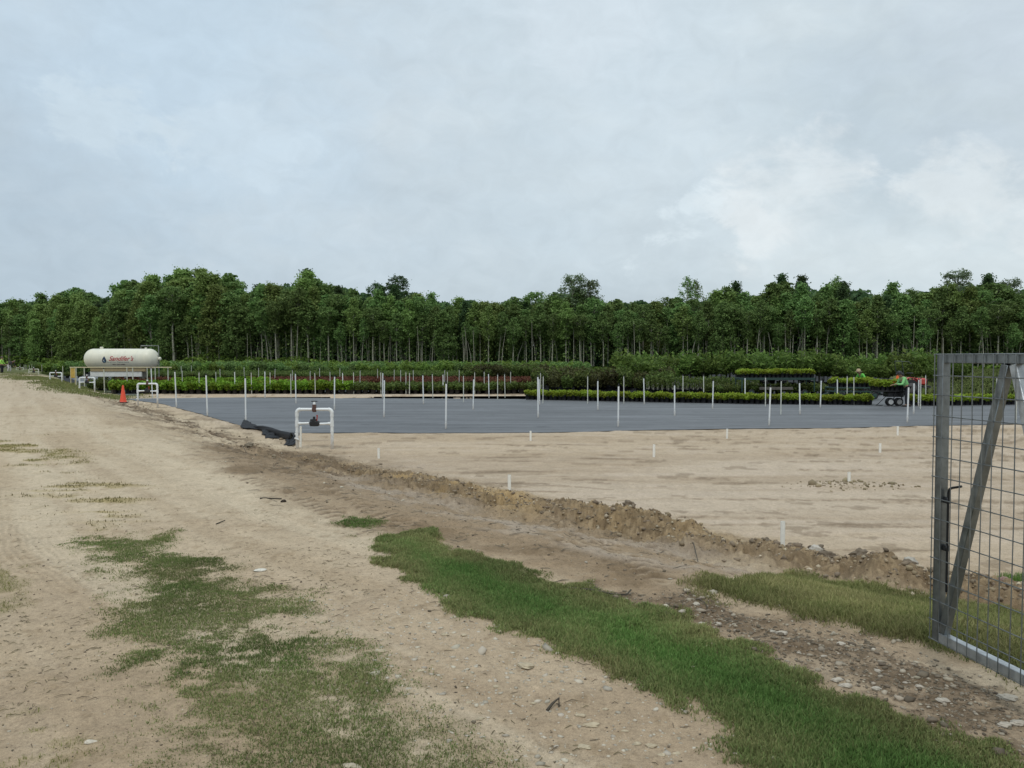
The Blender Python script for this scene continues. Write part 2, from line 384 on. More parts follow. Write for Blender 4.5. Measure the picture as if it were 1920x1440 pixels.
def leaf_material(name, dark, mid, light, trans=.38, attr=False):
    m = bpy.data.materials.new(name); m.use_nodes = True; t = m.node_tree; t.nodes.clear()
    g = t.nodes.new('ShaderNodeNewGeometry'); oi = t.nodes.new('ShaderNodeObjectInfo')
    co = t.nodes.new('ShaderNodeTexCoord').outputs['Object']
    n = noise(t, co, 1.1, 3, .6)
    f = mth(t, 'ADD', mth(t, 'MULTIPLY', g.outputs['Random Per Island'], .5), mth(t, 'MULTIPLY', n, .5))
    c = ramp(t, f, [(.15, tuple(dark)), (.5, tuple(mid)), (.85, tuple(light))])
    hs = t.nodes.new('ShaderNodeHueSaturation'); t.links.new(c, hs.inputs['Color'])
    t.links.new(mth(t, 'MULTIPLY_ADD', oi.outputs['Random'], .035, .490), hs.inputs['Hue'])
    t.links.new(mth(t, 'MULTIPLY_ADD', oi.outputs['Random'], .5, .75), hs.inputs['Value'])
    c = hs.outputs[0]
    d = t.nodes.new('ShaderNodeBsdfPrincipled'); d.inputs['Roughness'].default_value = .55; d.inputs['Specular IOR Level'].default_value = .10
    t.links.new(c, d.inputs['Base Color'])
    tr = t.nodes.new('ShaderNodeBsdfTranslucent'); t.links.new(c, tr.inputs[0])
    mx_ = t.nodes.new('ShaderNodeMixShader'); mx_.inputs[0].default_value = trans
    t.links.new(d.outputs[0], mx_.inputs[1]); t.links.new(tr.outputs[0], mx_.inputs[2])
    o = t.nodes.new('ShaderNodeOutputMaterial'); t.links.new(mx_.outputs[0], o.inputs[0]); return m
def attr_material(name, rough=.9, spec=.25, trans=0., detail=False):
    m = bpy.data.materials.new(name); m.use_nodes = True; t = m.node_tree; b = t.nodes['Principled BSDF']
    a = t.nodes.new('ShaderNodeVertexColor'); a.layer_name = 'Col'
    b.inputs['Roughness'].default_value = rough; b.inputs['Specular IOR Level'].default_value = spec
    c = a.outputs[0]
    if detail:
        co = t.nodes.new('ShaderNodeTexCoord').outputs['Object']
        n1 = noise(t, co, 3.5, 8, .68); n2 = noise(t, co, 48, 5, .7); n3 = noise(t, co, 190, 3, .6)
        n0 = noise(t, co, 14, 6, .7); c = mixc(t, 1., c, ramp(t, n1, [(.3, .88), (.7, 1.10)]), 'MULTIPLY')
        c = mixc(t, 1., c, ramp(t, n0, [(.28, .82), (.45, .99), (.7, 1.08)]), 'MULTIPLY')
        c = mixc(t, 1., c, ramp(t, n2, [(.28, .60), (.44, .97), (.72, 1.16)]), 'MULTIPLY')
        c = mixc(t, 1., c, ramp(t, n3, [(.3, .76), (.7, 1.2)]), 'MULTIPLY')
        h = mth(t, 'ADD', mth(t, 'MULTIPLY', n2, .7), mth(t, 'MULTIPLY', n3, .35))
        bn = t.nodes.new('ShaderNodeBump'); bn.inputs['Strength'].default_value = .8; bn.inputs['Distance'].default_value = .014
        t.links.new(h, bn.inputs['Height']); t.links.new(bn.outputs[0], b.inputs['Normal'])
    t.links.new(c, b.inputs['Base Color'])
    if trans:
        b.inputs['Specular IOR Level'].default_value = .08
        tr = t.nodes.new('ShaderNodeBsdfTranslucent'); t.links.new(c, tr.inputs[0])
        mx_ = t.nodes.new('ShaderNodeMixShader'); mx_.inputs[0].default_value = trans
        t.links.new(b.outputs[0], mx_.inputs[1]); t.links.new(tr.outputs[0], mx_.inputs[2])
        t.links.new(mx_.outputs[0], t.nodes['Material Output'].inputs[0])
    return m
M = {}
M['ground'] = attr_material('ground_soil', .95, .12, detail=True)
M['stone'] = attr_material('stone_chips', .85, .3)
M['blade'] = attr_material('grass_blades', .6, .25, trans=.25)
M['pvc'] = material('white_pvc', (.72, .73, .72), .42, var=.06, vscale=6)
def splash(m):
    t = m.node_tree; b = t.nodes['Principled BSDF']; src = b.inputs['Base Color'].links[0].from_socket; co = t.nodes.new('ShaderNodeTexCoord').outputs['Object']
    sp = nd(t, 'ShaderNodeSeparateXYZ'); t.links.new(co, sp.inputs[0]); n = noise(t, co, 14, 4, .7)
    f = mth(t, 'SUBTRACT', mth(t, 'MULTIPLY', n, .55), sp.outputs[2]); t.links.new(mixc(t, ramp(t, f, [(.0, 0.), (.30, .75)]), src, (.34, .27, .19)), b.inputs['Base Color'])
splash(M['pvc'])
M['pvc_far'] = material('far_pvc', (.56, .56, .50), .55, var=.1, vscale=6)  # darker tone for the risers among the plant beds
M['pvc_old'] = material('weathered_pvc', (.50, .50, .40), .55, var=.12, vscale=6)
M['stub'] = material('stub_pvc', (.80, .78, .71), .5, var=.08, vscale=20)
M['blackplastic'] = material('black_plastic', (.012, .012, .013), .5)
M['pot'] = material('black_pot', (.014, .014, .016), .42, var=.2, vscale=9)
M['brown'] = material('brown_valve', (.09, .045, .035), .55, var=.2, vscale=40)
M['red'] = material('red_handle', (.35, .04, .03), .5)
M['galv'] = material('galvanised_steel', (.19, .208, .214), .36, .8, var=.30, vscale=14, bump=.08, bscale=90)
M['wire'] = material('galvanised_wire', (.21, .225, .23), .42, .8, var=.2, vscale=20)
M['cone'] = material('cone_orange', (.72, .075, .03), .55, var=.08, vscale=12)
M['cone_base'] = material('cone_rubber', (.05, .022, .02), .8)
M['bark'] = material('pale_bark', (.29, .28, .215), .9, var=.35, vscale=2.5)
M['bark_dark'] = material('dark_bark', (.085, .075, .055), .9, var=.35, vscale=2.5)
M['leaf_a'] = leaf_material('leaf_mid', (.064,.104,.034), (.168,.252,.078), (.30,.40,.135))
M['leaf_b'] = leaf_material('leaf_yellow', (.088,.124,.034), (.215,.290,.082), (.35,.44,.15))
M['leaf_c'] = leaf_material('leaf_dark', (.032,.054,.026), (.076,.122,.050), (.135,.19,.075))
M['leaf_grey'] = leaf_material('leaf_greyish', (.09,.11,.065), (.17,.21,.12), (.27,.32,.18))
M['lime'] = leaf_material('leaf_lime', (.10,.14,.012), (.28,.335,.034), (.43,.48,.085), .5)
M['bright'] = leaf_material('leaf_bright', (.05,.09,.008), (.18,.27,.026), (.30,.40,.06))
M['olive'] = leaf_material('leaf_olive', (.04,.055,.014), (.100,.130,.032), (.18,.21,.06))
M['russet'] = leaf_material('leaf_russet', (.06,.026,.016), (.17,.065,.04), (.23,.12,.065))
M['hedge'] = leaf_material('leaf_hedge', (.06,.09,.018), (.165,.235,.045), (.29,.37,.09))
M['nursery'] = leaf_material('leaf_nursery', (.042,.066,.014), (.115,.168,.036), (.22,.28,.07))
M['hazelbr'] = leaf_material('leaf_brownish', (0.030, 0.030, 0.014), (0.081, 0.074, 0.030), (0.115, 0.115, 0.041))

# ------------------------------------------------------------------ ground
def build_ground():
    fine_a = np.radians(np.arange(-43, 43.001, .072)); c1 = np.radians(np.arange(-180, -43, 4.)); c2 = np.radians(np.arange(46, 180, 4.))
    A = np.concatenate([c1, fine_a, c2])
    inv = np.arange(1 / 2.1, 1 / 62, -.00072)
    Rr = np.concatenate([[.02, .6, 1.2, 1.7], 1 / inv, np.geomspace(64, 3500, 46)])
    aa, rr = np.meshgrid(A, Rr); x = (np.sin(aa) * rr).ravel(); y = (np.cos(aa) * rr).ravel()
    z, s, t, m, crag, lump, berm, dist, band = full_h(x, y)
    n1, n2, n3 = m['n']; r = np.hypot(x, y)
    def mix(c, f, d):
        f = np.clip(f, 0, 1)[:, None]; return c * (1 - f) + np.asarray(d)[None, :] * f
    col = np.repeat(alb(203, 184, 157)[None, :], len(x), 0)
    v1 = fbm(x, y, .35, 4, 101); v2 = fbm(x * .5, y, 1.4, 5, 103); v4 = fbm(x, y, 9, 4, 109, .65)
    col = mix(col, sst(.42, .68, v1) * .45, alb(190, 168, 138))
    col = mix(col, sst(.5, .75, v2) * .35, alb(182, 160, 134))
    # nearer soil is pinker and darker, by distance from the camera
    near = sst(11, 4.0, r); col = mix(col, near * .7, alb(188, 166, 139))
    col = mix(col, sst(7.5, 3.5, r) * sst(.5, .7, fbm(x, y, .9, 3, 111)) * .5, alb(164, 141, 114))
    along = fbm(s * 2.4, t * .12, 1., 4, 115); trackm = sst(.5, -2.2, s)
    col = mix(col, trackm * sst(.54, .72, along) * .38, alb(172, 150, 122))
    col = mix(col, trackm * sst(.52, .36, along) * .55, alb(210, 192, 165))
    hz = sst(18, 40, r) * trackm
    col = mix(col, hz * .55, alb(190, 172, 148))
    # worn organic flecks
    col = mix(col, sst(.60, .78, v4) * .35 * sst(1, -1, s), alb(140, 118, 88))
    # damp verge
    dn = fbm(x, y, 1.3, 5, 121, .6)
    col = mix(col, m['damp'] * .85, alb(152, 130, 104)); col = mix(col, m['damp'] * sst(.45, .7, dn) * .7, alb(126, 106, 82))
    col = mix(col, m['pale'] * sst(.38, .6, dn) * .75, alb(184, 168, 150))
    col = mix(col, m['grav'] * .85, alb(150, 130, 107)); col = mix(col, m['grav'] * sst(.40, .62, n2) * .7, alb(118, 100, 80)); col = mix(col, m['grav'] * sst(.5, .64, fbm(x, y, 30, 3, 333)) * .6, alb(96, 80, 62))
    # graded field
    f = sst(.25, 1.1, s); fs = fbm(x * .13, y, 1.1, 5, 131); fs2 = fbm(x * .10, y, 4.5, 5, 133, .6); fs3 = fbm(x * .2, y, .35, 3, 137)
    fc = np.repeat(alb(199, 180, 157)[None, :], len(x), 0)
    fc = mix(fc, sst(.45, .66, fs) * .55, alb(176, 155, 130)); fc = mix(fc, sst(.53, .72, fs2) * .42, alb(160, 138, 112))
    fc = mix(fc, sst(.5, .7, fs3) * .3, alb(188, 164, 132)); fc = mix(fc, sst(.40, .30, fs2) * .3, alb(206, 187, 168))
    fc = mix(fc, sst(.68, .74, fs2) * .5, alb(122, 104, 84))
    fc = mix(fc, sst(.70, .74, fbm(x * .45, y, 3.0, 4, 139)) * .45, alb(122, 104, 82))
    col = col * (1 - f[:, None]) + fc * f[:, None]
    # ridge
    bc = np.repeat(alb(150, 128, 99)[None, :], len(x), 0)
    bc = mix(bc, sst(.45, .62, fbm(x, y, 1.2, 4, 141)) * sst(8.0, 10.5, y) * .9, alb(178, 150, 108))
    bc = mix(bc, sst(8.9, 7.6, y) * .6, alb(132, 112, 88)); bc = mix(bc, sst(.50, .62, fbm(x, y, 2.6, 4, 143)) * .6, alb(112, 94, 72))
    bc = mix(bc, sst(.5, .3, crag) * .55, alb(90, 74, 56)); bc = mix(bc, sst(.55, .75, n3) * .4, alb(188, 164, 128)); bc = mix(bc, sst(.45, .25, n3) * .4, alb(112, 94, 70))
    col = col * (1 - np.clip(berm * 1.5, 0, 1)[:, None]) + bc * np.clip(berm * 1.5, 0, 1)[:, None]
    dd = np.clip(dist * sst(.44, .58, fbm(x * .7, y, 1.5, 5, 151, .65)), 0, 1)
    col = mix(col, dd * .9, alb(118, 99, 78)); col = mix(col, dist * sst(.6, .7, fbm(x * .5, y, 3.5, 4, 153, .65)) * .8, alb(92, 76, 58))
    # trampled grass roots under the turf
    g = np.clip(m['strip'] + m['bank'] * .9 + m['tuft'], 0, 1)
    col = mix(col, g * .85, alb(98, 96, 60)); col = mix(col, m['patch'] * .5, alb(132, 122, 88)); col = mix(col, m['edge'] * .5, alb(130, 122, 76))
    col = mix(col, m['olive'] * .7, alb(160, 142, 88)); col = mix(col, m['verge'] * .7, alb(118, 118, 72))
    col = mix(col, sst(42.5, 44, y) * sst(.52, .54, x / np.maximum(y, .1)) * sst(-.1, .4, s), alb(104, 114, 62))
    col = mix(col, sst(50, 54, y) * sst(2, 3, s), alb(66, 68, 46)); col = mix(col, sst(66, 74, y) * sst(-9, -5, s), alb(98, 102, 62))
    col = mix(col, sst(100, 120, y), alb(62, 66, 42))
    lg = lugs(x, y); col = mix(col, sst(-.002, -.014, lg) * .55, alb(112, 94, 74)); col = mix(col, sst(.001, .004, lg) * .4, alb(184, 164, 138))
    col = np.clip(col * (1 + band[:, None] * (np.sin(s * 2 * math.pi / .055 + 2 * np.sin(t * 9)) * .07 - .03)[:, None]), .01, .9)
    nr, na = len(Rr), len(A); i = np.arange(nr - 1)[:, None] * na + np.arange(na)[None, :]; j = np.arange(nr - 1)[:, None] * na + (np.arange(na)[None, :] + 1) % na
    F = np.stack([i, i + na, j + na, j], -1).reshape(-1, 4)
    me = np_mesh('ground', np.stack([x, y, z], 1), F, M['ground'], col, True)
    tag(link('ground', me), kind='structure')
build_ground()

def noise_h(x, y):
    return full_h(np.asarray(x, float), np.asarray(y, float))[0]

# ------------------------------------------------------------------ woven ground cover sheets
def mat_material():
    m = bpy.data.materials.new('woven_ground_cover'); m.use_nodes = True; t = m.node_tree; b = t.nodes['Principled BSDF']
    co = t.nodes.new('ShaderNodeTexCoord').outputs['Object']
    n = noise(t, co, .6, 4, .6, 0, (.5, 1.6, 1)); n2 = noise(t, co, 2.2, 4, .6, 0, (.35, 2.2, 1)); n4 = noise(t, co, 1.0, 5, .65, .2, (.10, 1.7, 1)); n5 = noise(t, co, 7.0, 4, .7, .3, (.5, 1, 1))
    c = mixc(t, 1., (.102, .105, .111), ramp(t, n, [(.3, .8), (.7, 1.2)]), 'MULTIPLY'); c = mixc(t, 1., c, ramp(t, n4, [(.35, .72), (.5, 1.), (.62, 1.28)]), 'MULTIPLY'); c = mixc(t, 1., c, ramp(t, n5, [(.3, .86), (.7, 1.1)]), 'MULTIPLY')
    sw = nd(t, 'ShaderNodeSeparateXYZ'); t.links.new(co, sw.inputs[0]); sm_ = mth(t, 'PINGPONG', mth(t, 'MULTIPLY_ADD', sw.outputs[0], .05, sw.outputs[1]), 1.83); c = mixc(t, ramp(t, sm_, [(0., .65), (.035, 0.)]), c, (.03, .032, .036))
    c = mixc(t, ramp(t, n5, [(.64, 0.), (.76, .45)]), c, (.30, .27, .22))
    c = mixc(t, ramp(t, n2, [(.635, 0.), (.67, .9)]), c, (.022, .022, .024))
    t.links.new(c, b.inputs['Base Color']); b.inputs['Roughness'].default_value = .62; b.inputs['Specular IOR Level'].default_value = .5
    n3 = noise(t, co, 1.3, 5, .6, 0, (.5, 1.6, 1)); bn = t.nodes.new('ShaderNodeBump'); bn.inputs['Strength'].default_value = .7; bn.inputs['Distance'].default_value = .06
    t.links.new(n3, bn.inputs['Height']); t.links.new(bn.outputs[0], b.inputs['Normal']); return m
M['mat'] = mat_material()
M['mat_dim'] = material('ground_cover_dim', (.035, .036, .038), .9, var=.3, vscale=1.5, spec=.1)  # same cover in a darker, duller copy that paints out its sky reflection
def sheet(P, z, name, mat='mat'):
    P2 = []
    for i in range(len(P)):
        a, b = P[i], P[(i + 1) % len(P)]; n = max(1, int(np.hypot(*(b - a)) / .6))
        for k in range(n):
            q = a + (b - a) * k / n; P2.append(q)
    P2 = np.array(P2); P2 = P2 + np.stack([vnoise(P2[:, 0] * 1.1, P2[:, 1] * 1.1, 5) - .5, vnoise(P2[:, 0] * 1.1, P2[:, 1] * 1.1, 6) - .5], 1) * .14
    bm = bmesh.new(); vs = [bm.verts.new((p[0], p[1], z)) for p in P2]; f = bm.faces.new(vs)
    bmesh.ops.triangulate(bm, faces=[f]); bmesh.ops.recalc_face_normals(bm, faces=bm.faces)
    for q in bm.faces:
        if q.normal.z < 0: q.normal_flip()
    r = bmesh.ops.extrude_face_region(bm, geom=bm.faces[:])
    for v in [g for g in r['geom'] if isinstance(g, bmesh.types.BMVert)]: v.co.z += .006
    me = bpy.data.meshes.new(name); bm.to_mesh(me); bm.free(); me.materials.append(M[mat])
    return tag(link(name, me), kind='structure')
sheet(P_MAT, FIELD + .002, 'weed_mat_ground'); sheet(P_MAT2, FIELD - .004, 'weed_mat_ground', 'mat_dim'); sheet(P_MAT3, FIELD + .010, 'weed_mat_ground')

# ------------------------------------------------------------------ grass blades
rng = np.random.default_rng(7)
def blades(n, P, maskfn, hmin, hmax, width, colfn, lean=.5, pad=.4, wfar=0.):
    lo = P.min(0) - pad; hi = P.max(0) + pad
    lo = np.maximum(lo, (-60, 2.0)); hi = np.minimum(hi, (9, 100))
    x = rng.uniform(lo[0], hi[0], n); y = rng.uniform(lo[1], hi[1], n)
    k = np.abs(np.arctan2(x, y)) < R(41); x, y = x[k], y[k]
    d = maskfn(x, y); k = rng.random(len(x)) < d; x, y, d = x[k], y[k], d[k]
    z = noise_h(x, y) - .003; n = len(x)
    h = rng.uniform(hmin, hmax, n) * (.6 + .4 * d) * (.65 + .7 * fbm(x, y, 3, 3, 7))
    a = rng.uniform(0, 2 * math.pi, n); w_ = width * rng.uniform(.7, 1.3, n) * (1 + wfar * np.hypot(x, y))
    la = rng.uniform(0, 2 * math.pi, n); ll = h * lean * rng.uniform(.1, 1.3, n)
    ca, sa = np.cos(a) * w_ / 2, np.sin(a) * w_ / 2; lx, ly = np.cos(la) * ll, np.sin(la) * ll
    zt = np.sqrt(np.maximum(h * h - ll * ll * .8, (h * .12)**2))
    V = np.stack([np.stack([x - ca, y - sa, z], 1), np.stack([x + ca, y + sa, z], 1),
                  np.stack([x + lx * .35 + ca * .8, y + ly * .35 + sa * .8, z + zt * .6], 1), np.stack([x + lx * .35 - ca * .8, y + ly * .35 - sa * .8, z + zt * .6], 1),
                  np.stack([x + lx + ca * .15, y + ly + sa * .15, z + zt], 1), np.stack([x + lx - ca * .15, y + ly - sa * .15, z + zt], 1)], 1)
    b = np.arange(n)[:, None] * 6
    F = np.concatenate([b + np.array([[0, 1, 2, 3]]), b + np.array([[3, 2, 4, 5]])], 0)
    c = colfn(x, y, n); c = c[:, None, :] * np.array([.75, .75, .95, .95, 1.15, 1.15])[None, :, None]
    return V.reshape(-1, 3), F, c.reshape(-1, 3)
def join(parts):
    V, F, Cc = [], [], []; b = 0
    for v, f, c in parts: V.append(v); F.append(f + b); Cc.append(c); b += len(v)
    return np.concatenate(V), np.concatenate(F), np.concatenate(Cc)
def gcol(green, straw, frac, seed, dark=None):
    g_, s_ = np.array(green), np.array(straw)
    def fn(x, y, n):
        f = frac(x, y) if callable(frac) else np.full(n, frac)
        f = np.clip(f + (fbm(x, y, 2.5, 4, seed) - .5) * .65 + rng.normal(0, .16, n), 0, 1)[:, None]
        v = (.7 + .6 * fbm(x, y, 1.4, 3, seed + 3))[:, None] * rng.uniform(.75, 1.25, n)[:, None]
        return (g_ * (1 - f) + s_ * f) * v
    return fn
def strip_frac(x, y):
    sd_ = polysd(P_STRIP, x, y); s, t = sdist(x, y)
    return .06 + .55 * sst(.45, .05, sd_) * sst(-2.6, -3.6, s)
G1 = join([
    blades(1300000, P_STRIP, lambda x, y: masks(x, y)['strip'] * sst(17, 4, np.hypot(x, y))**.6, .014, .042, .0034, gcol((.125, .228, .060), (.30, .27, .125), strip_frac, 201), .8, wfar=.12),
    blades(30000, P_TUFT, lambda x, y: masks(x, y)['tuft'] * .6, .02, .045, .005, gcol((.11, .20, .045), (.27, .25, .12), .3, 211), .8),
    blades(12000, P_TUFT2, lambda x, y: masks(x, y)['tuft'], .03, .07, .005, gcol((.11, .23, .045), (.25, .25, .09), .2, 211), .55)])
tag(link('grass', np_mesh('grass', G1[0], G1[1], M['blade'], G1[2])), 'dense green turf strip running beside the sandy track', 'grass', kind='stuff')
G2 = join([blades(1100000, P_PATCH, lambda x, y: masks(x, y)['patch'] * .85, .006, .026, .0030, gcol((.130, .190, .055), (.34, .30, .15), .28, 221), 1.0, wfar=.10),
    blades(60000, P_PATCH, lambda x, y: sst(-.5, .1, polysd(P_PATCH, x, y)) * .35 * sst(.45, .6, fbm(x, y, 6, 3, 226)), .008, .028, .003, gcol((.17, .19, .07), (.30, .25, .15), .6, 223), .98, pad=1.),
    blades(60000, P_EDGE, lambda x, y: masks(x, y)['edge'], .010, .03, .003, gcol((.17, .21, .05), (.34, .29, .13), .45, 231), .95),
    blades(60000, P_EDGE2, lambda x, y: masks(x, y)['edge'], .010, .03, .003, gcol((.17, .21, .05), (.34, .29, .13), .45, 231), .95)])
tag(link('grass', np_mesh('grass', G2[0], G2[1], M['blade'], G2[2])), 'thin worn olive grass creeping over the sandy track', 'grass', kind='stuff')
G3 = blades(650000, P_BANK, lambda x, y: masks(x, y)['bank'], .02, .065, .004, gcol((.14, .185, .05), (.36, .31, .15), .5, 241), .8, wfar=.06)
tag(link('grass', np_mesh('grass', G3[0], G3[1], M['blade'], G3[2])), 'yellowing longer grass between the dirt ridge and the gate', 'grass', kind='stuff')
G4 = join([blades(160000, P_VERGE, lambda x, y: masks(x, y)['verge'], .05, .12, .03, gcol((.12, .165, .045), (.30, .27, .12), .4, 251), .7, pad=2.),
    blades(260000, P_OLIVE, lambda x, y: masks(x, y)['olive'] * .35, .02, .05, .008, gcol((.16, .18, .045), (.34, .28, .12), .4, 261), .9, pad=1.),
    blades(120000, P_OLIVE2, lambda x, y: masks(x, y)['olive'] * .25, .02, .05, .008, gcol((.10, .10, .03), (.22, .18, .08), .5, 263), .9, pad=1.)])
tag(link('grass', np_mesh('grass', G4[0], G4[1], M['blade'], G4[2])), 'sparse rough grass along the far edge of the track', 'grass', kind='stuff')
# meadow beyond the mats, seen through the gate
def meadow():
    n = 150000; y = rng.uniform(43.5, 118, n)**1.0; x = rng.uniform(.535, .8, n) * y; k = rng.random(n) < 1.1 - y / 140; x, y = x[k], y[k]; n = len(x); h = rng.uniform(.15, .5, n); a = rng.uniform(0, 6.28, n); w_ = .16
    lx, ly = rng.normal(0, .12, n), rng.normal(0, .12, n); z = np.full(n, FIELD)
    V = np.stack([np.stack([x - np.cos(a) * w_, y - np.sin(a) * w_, z], 1), np.stack([x + np.cos(a) * w_, y + np.sin(a) * w_, z], 1), np.stack([x + lx + .03, y + ly, z + h], 1), np.stack([x + lx - .03, y + ly, z + h], 1)], 1)
    c = gcol((.14, .19, .05), (.26, .27, .12), .35, 271)(x, y, n)
    return V.reshape(-1, 3), np.arange(n)[:, None] * 4 + np.array([[0, 1, 2, 3]]), np.repeat(c, 4, 0)
V_, F_, C_ = meadow(); tag(link('meadow_grass', np_mesh('meadow_grass', V_, F_, M['blade'], C_)), 'rough meadow grass between the last plant rows and the wood', 'grass', kind='stuff')

# ------------------------------------------------------------------ pebbles, clods, litter
def ico(sub=1):
    bm = bmesh.new(); bmesh.ops.create_icosphere(bm, subdivisions=sub, radius=1); bm.verts.index_update()
    V = np.array([v.co[:] for v in bm.verts]); F = np.array([[v.index for v in f.verts] for f in bm.faces]); bm.free(); return V, F
IV, IF = ico(1)
def scatter(x, y, size, flat, col, sink=.3, seed=0):
    n = len(x); z = noise_h(x, y); g = np.random.default_rng(seed)
    a = g.uniform(0, 6.28, n); s = size[:, None] * np.stack([g.uniform(.7, 1.3, n), g.uniform(.5, 1.0, n), flat * g.uniform(.6, 1.3, n)], 1)
    V = IV[None] * (1 + g.uniform(-.42, .34, (n, len(IV)))[:, :, None]) * s[:, None, :]
    ca, sa = np.cos(a)[:, None], np.sin(a)[:, None]
    X = V[..., 0] * ca - V[..., 1] * sa + x[:, None]; Y = V[..., 0] * sa + V[..., 1] * ca + y[:, None]; Z = V[..., 2] + (z + s[:, 2] * (1 - 2 * sink))[:, None]
    V = np.stack([X, Y, Z], -1).reshape(-1, 3); F = (np.arange(n)[:, None, None] * len(IV) + IF[None]).reshape(-1, 3)
    c = np.repeat(col, len(IV), 0); return V, F, c
def sample(n, P, pad=.3, mask=None, ang=41):
    lo = P.min(0) - pad; hi = P.max(0) + pad; lo = np.maximum(lo, (-30, 2.2)); hi = np.minimum(hi, (12, 45))
    x = rng.uniform(lo[0], hi[0], n); y = rng.uniform(lo[1], hi[1], n); k = np.abs(np.arctan2(x, y)) < R(ang)
    x, y = x[k], y[k]; d = sst(-.3, .2, polysd(P, x, y)) if mask is None else mask(x, y); k = rng.random(len(x)) < d; return x[k], y[k]
def pale(n, a=(.42, .37, .29), v=.25):
    return np.array(a)[None] * rng.uniform(1 - v, 1 + v, n)[:, None] * rng.uniform(.985, 1.015, (n, 3))
P_TRACK = wpoly([(560, 1130), (820, 1110), (1040, 1215), (1220, 1300), (1420, 1440), (1600, 1600), (1100, 1700), (900, 1420), (760, 1330), (640, 1200)])
P_NEAR = np.array([(-6, 2.2), (6, 2.2), (6, 12), (-8, 12)], float)
parts = []
x, y = sample(26000, P_GRAV, mask=lambda x, y: masks(x, y)['grav'] * (1 - masks(x, y)['bank']) * .9); sz = rng.lognormal(math.log(.0052), .55, len(x))
dk = (rng.random(len(x)) < .62)[:, None]; parts.append(scatter(x, y, sz, .5, np.where(dk, pale(len(x), (.15, .12, .085)), pale(len(x), (.33, .28, .21))), seed=1))
x, y = sample(3500, P_TRACK); sz = rng.lognormal(math.log(.007), .5, len(x)); parts.append(scatter(x, y, sz, .45, pale(len(x)), .5, seed=2))
x, y = sample(26000, P_NEAR, mask=lambda x, y: sst(9, 3, np.hypot(x, y))); sz = rng.lognormal(math.log(.0038), .5, len(x))
dk = (rng.random(len(x)) < .62)[:, None]; parts.append(scatter(x, y, sz, .5, np.where(dk, pale(len(x), (.12, .095, .065)), pale(len(x), (.40, .35, .27))), seed=3))
x, y = sample(2500, P_DAMP); sz = rng.lognormal(math.log(.009), .55, len(x)); dk = (rng.random(len(x)) < .75)[:, None]
parts.append(scatter(x, y, sz, .5, np.where(dk, pale(len(x), (.14, .11, .075)), pale(len(x))), seed=4))
V_, F_, C_ = join(parts); tag(link('gravel', np_mesh('gravel', V_, F_, M['stone'], C_)), 'fine pebbles and crumbs strewn over the track and verge', 'gravel', kind='stuff')
# clods on the ridge
parts = []
t_ = rng.uniform(0, 1, 9000); xs = -7.5 + t_ * 13.5
ly = np.interp(xs, LINE[::-1, 0], LINE[::-1, 1]); off = rng.normal(0, .42, len(xs))
x, y = xs + off * .72, ly + off * .68; k = np.abs(np.arctan2(x, y)) < R(42); x, y = x[k], y[k]
sz = rng.lognormal(math.log(.0105), .66, len(x)) * sst(24, 8, y); sz = np.clip(sz, .003, .042)
light = rng.random(len(x))[:, None]
c = np.where(light < .16, pale(len(x), (.42, .35, .25)), np.where(light < .5, pale(len(x), (.28, .215, .135)), pale(len(x), (.19, .145, .10))))
parts.append(scatter(x, y, sz, .7, c, .38, seed=5))
x, y = sample(5200, np.array([(-22, 15), (-3, 13), (-3, 19), (-18, 40)], float), mask=lambda x, y: np.exp(-((sdist(x, y)[0] + .7) / .9)**2))
parts.append(scatter(x, y, rng.lognormal(math.log(.022), .55, len(x)), .5, pale(len(x), (.20, .155, .105)), seed=6))
q = at(1600, 912, FIELD); n = 160; parts.append(scatter(q[0] + rng.normal(0, .5, n), q[1] + rng.normal(0, .22, n), rng.lognormal(math.log(.018), .5, n), .7, pale(n, (.26, .21, .13)), seed=7))
V_, F_, C_ = join(parts); tag(link('dirt_clods', np_mesh('dirt_clods', V_, F_, M['stone'], C_)), 'crumbled earth clods heaped along the dirt ridge', 'clods', kind='stuff')
# dry stalks and leaf litter lying flat
def litter(n, P, mask, lmin, lmax, w_, colr, seed):
    x, y = sample(n, P, mask=mask); n = len(x); z = noise_h(x, y) + .002; a = rng.normal(0, 1.0, n); l = rng.uniform(lmin, lmax, n)
    cx, sx = np.cos(a) * l / 2, np.sin(a) * l / 2; px_, py_ = -np.sin(a) * w_ / 2, np.cos(a) * w_ / 2; h1 = rng.uniform(0, .006, n); b = rng.normal(0, .2, n) * l
    V = np.stack([np.stack([x - cx - px_, y - sx - py_, z], 1), np.stack([x - cx + px_, y - sx + py_, z + .001], 1),
                  np.stack([x + px_ - sx * .0 + b * np.sin(a), y + py_ + b * np.cos(a), z + h1 + .003], 1), np.stack([x - px_ + b * np.sin(a), y - py_ + b * np.cos(a), z + h1], 1),
                  np.stack([x + cx + px_ * .5, y + sx + py_ * .5, z + .001], 1), np.stack([x + cx - px_ * .5, y + sx - py_ * .5, z], 1)], 1)
    bb = np.arange(n)[:, None] * 6; F = np.concatenate([bb + np.array([[0, 3, 2, 1]]), bb + np.array([[3, 5, 4, 2]])], 0)
    return V.reshape(-1, 3), F, np.repeat(pale(n, colr, .35), 6, 0)
pl = [litter(30000, P_NEAR, lambda x, y: sst(10, 3.2, np.hypot(x, y)) * sst(.35, .65, fbm(x, y, 1.2, 3, 301)) * sst(.8, -1.2, x), .012, .05, .003, (.13, .105, .055), 1),
      litter(6000, P_NEAR, lambda x, y: sst(11, 3.2, np.hypot(x, y)) * .5, .015, .07, .003, (.12, .09, .055), 2),
      litter(3000, P_DAMP, lambda x, y: masks(x, y)['damp'] * .7, .05, .22, .008, (.10, .08, .055), 3)]
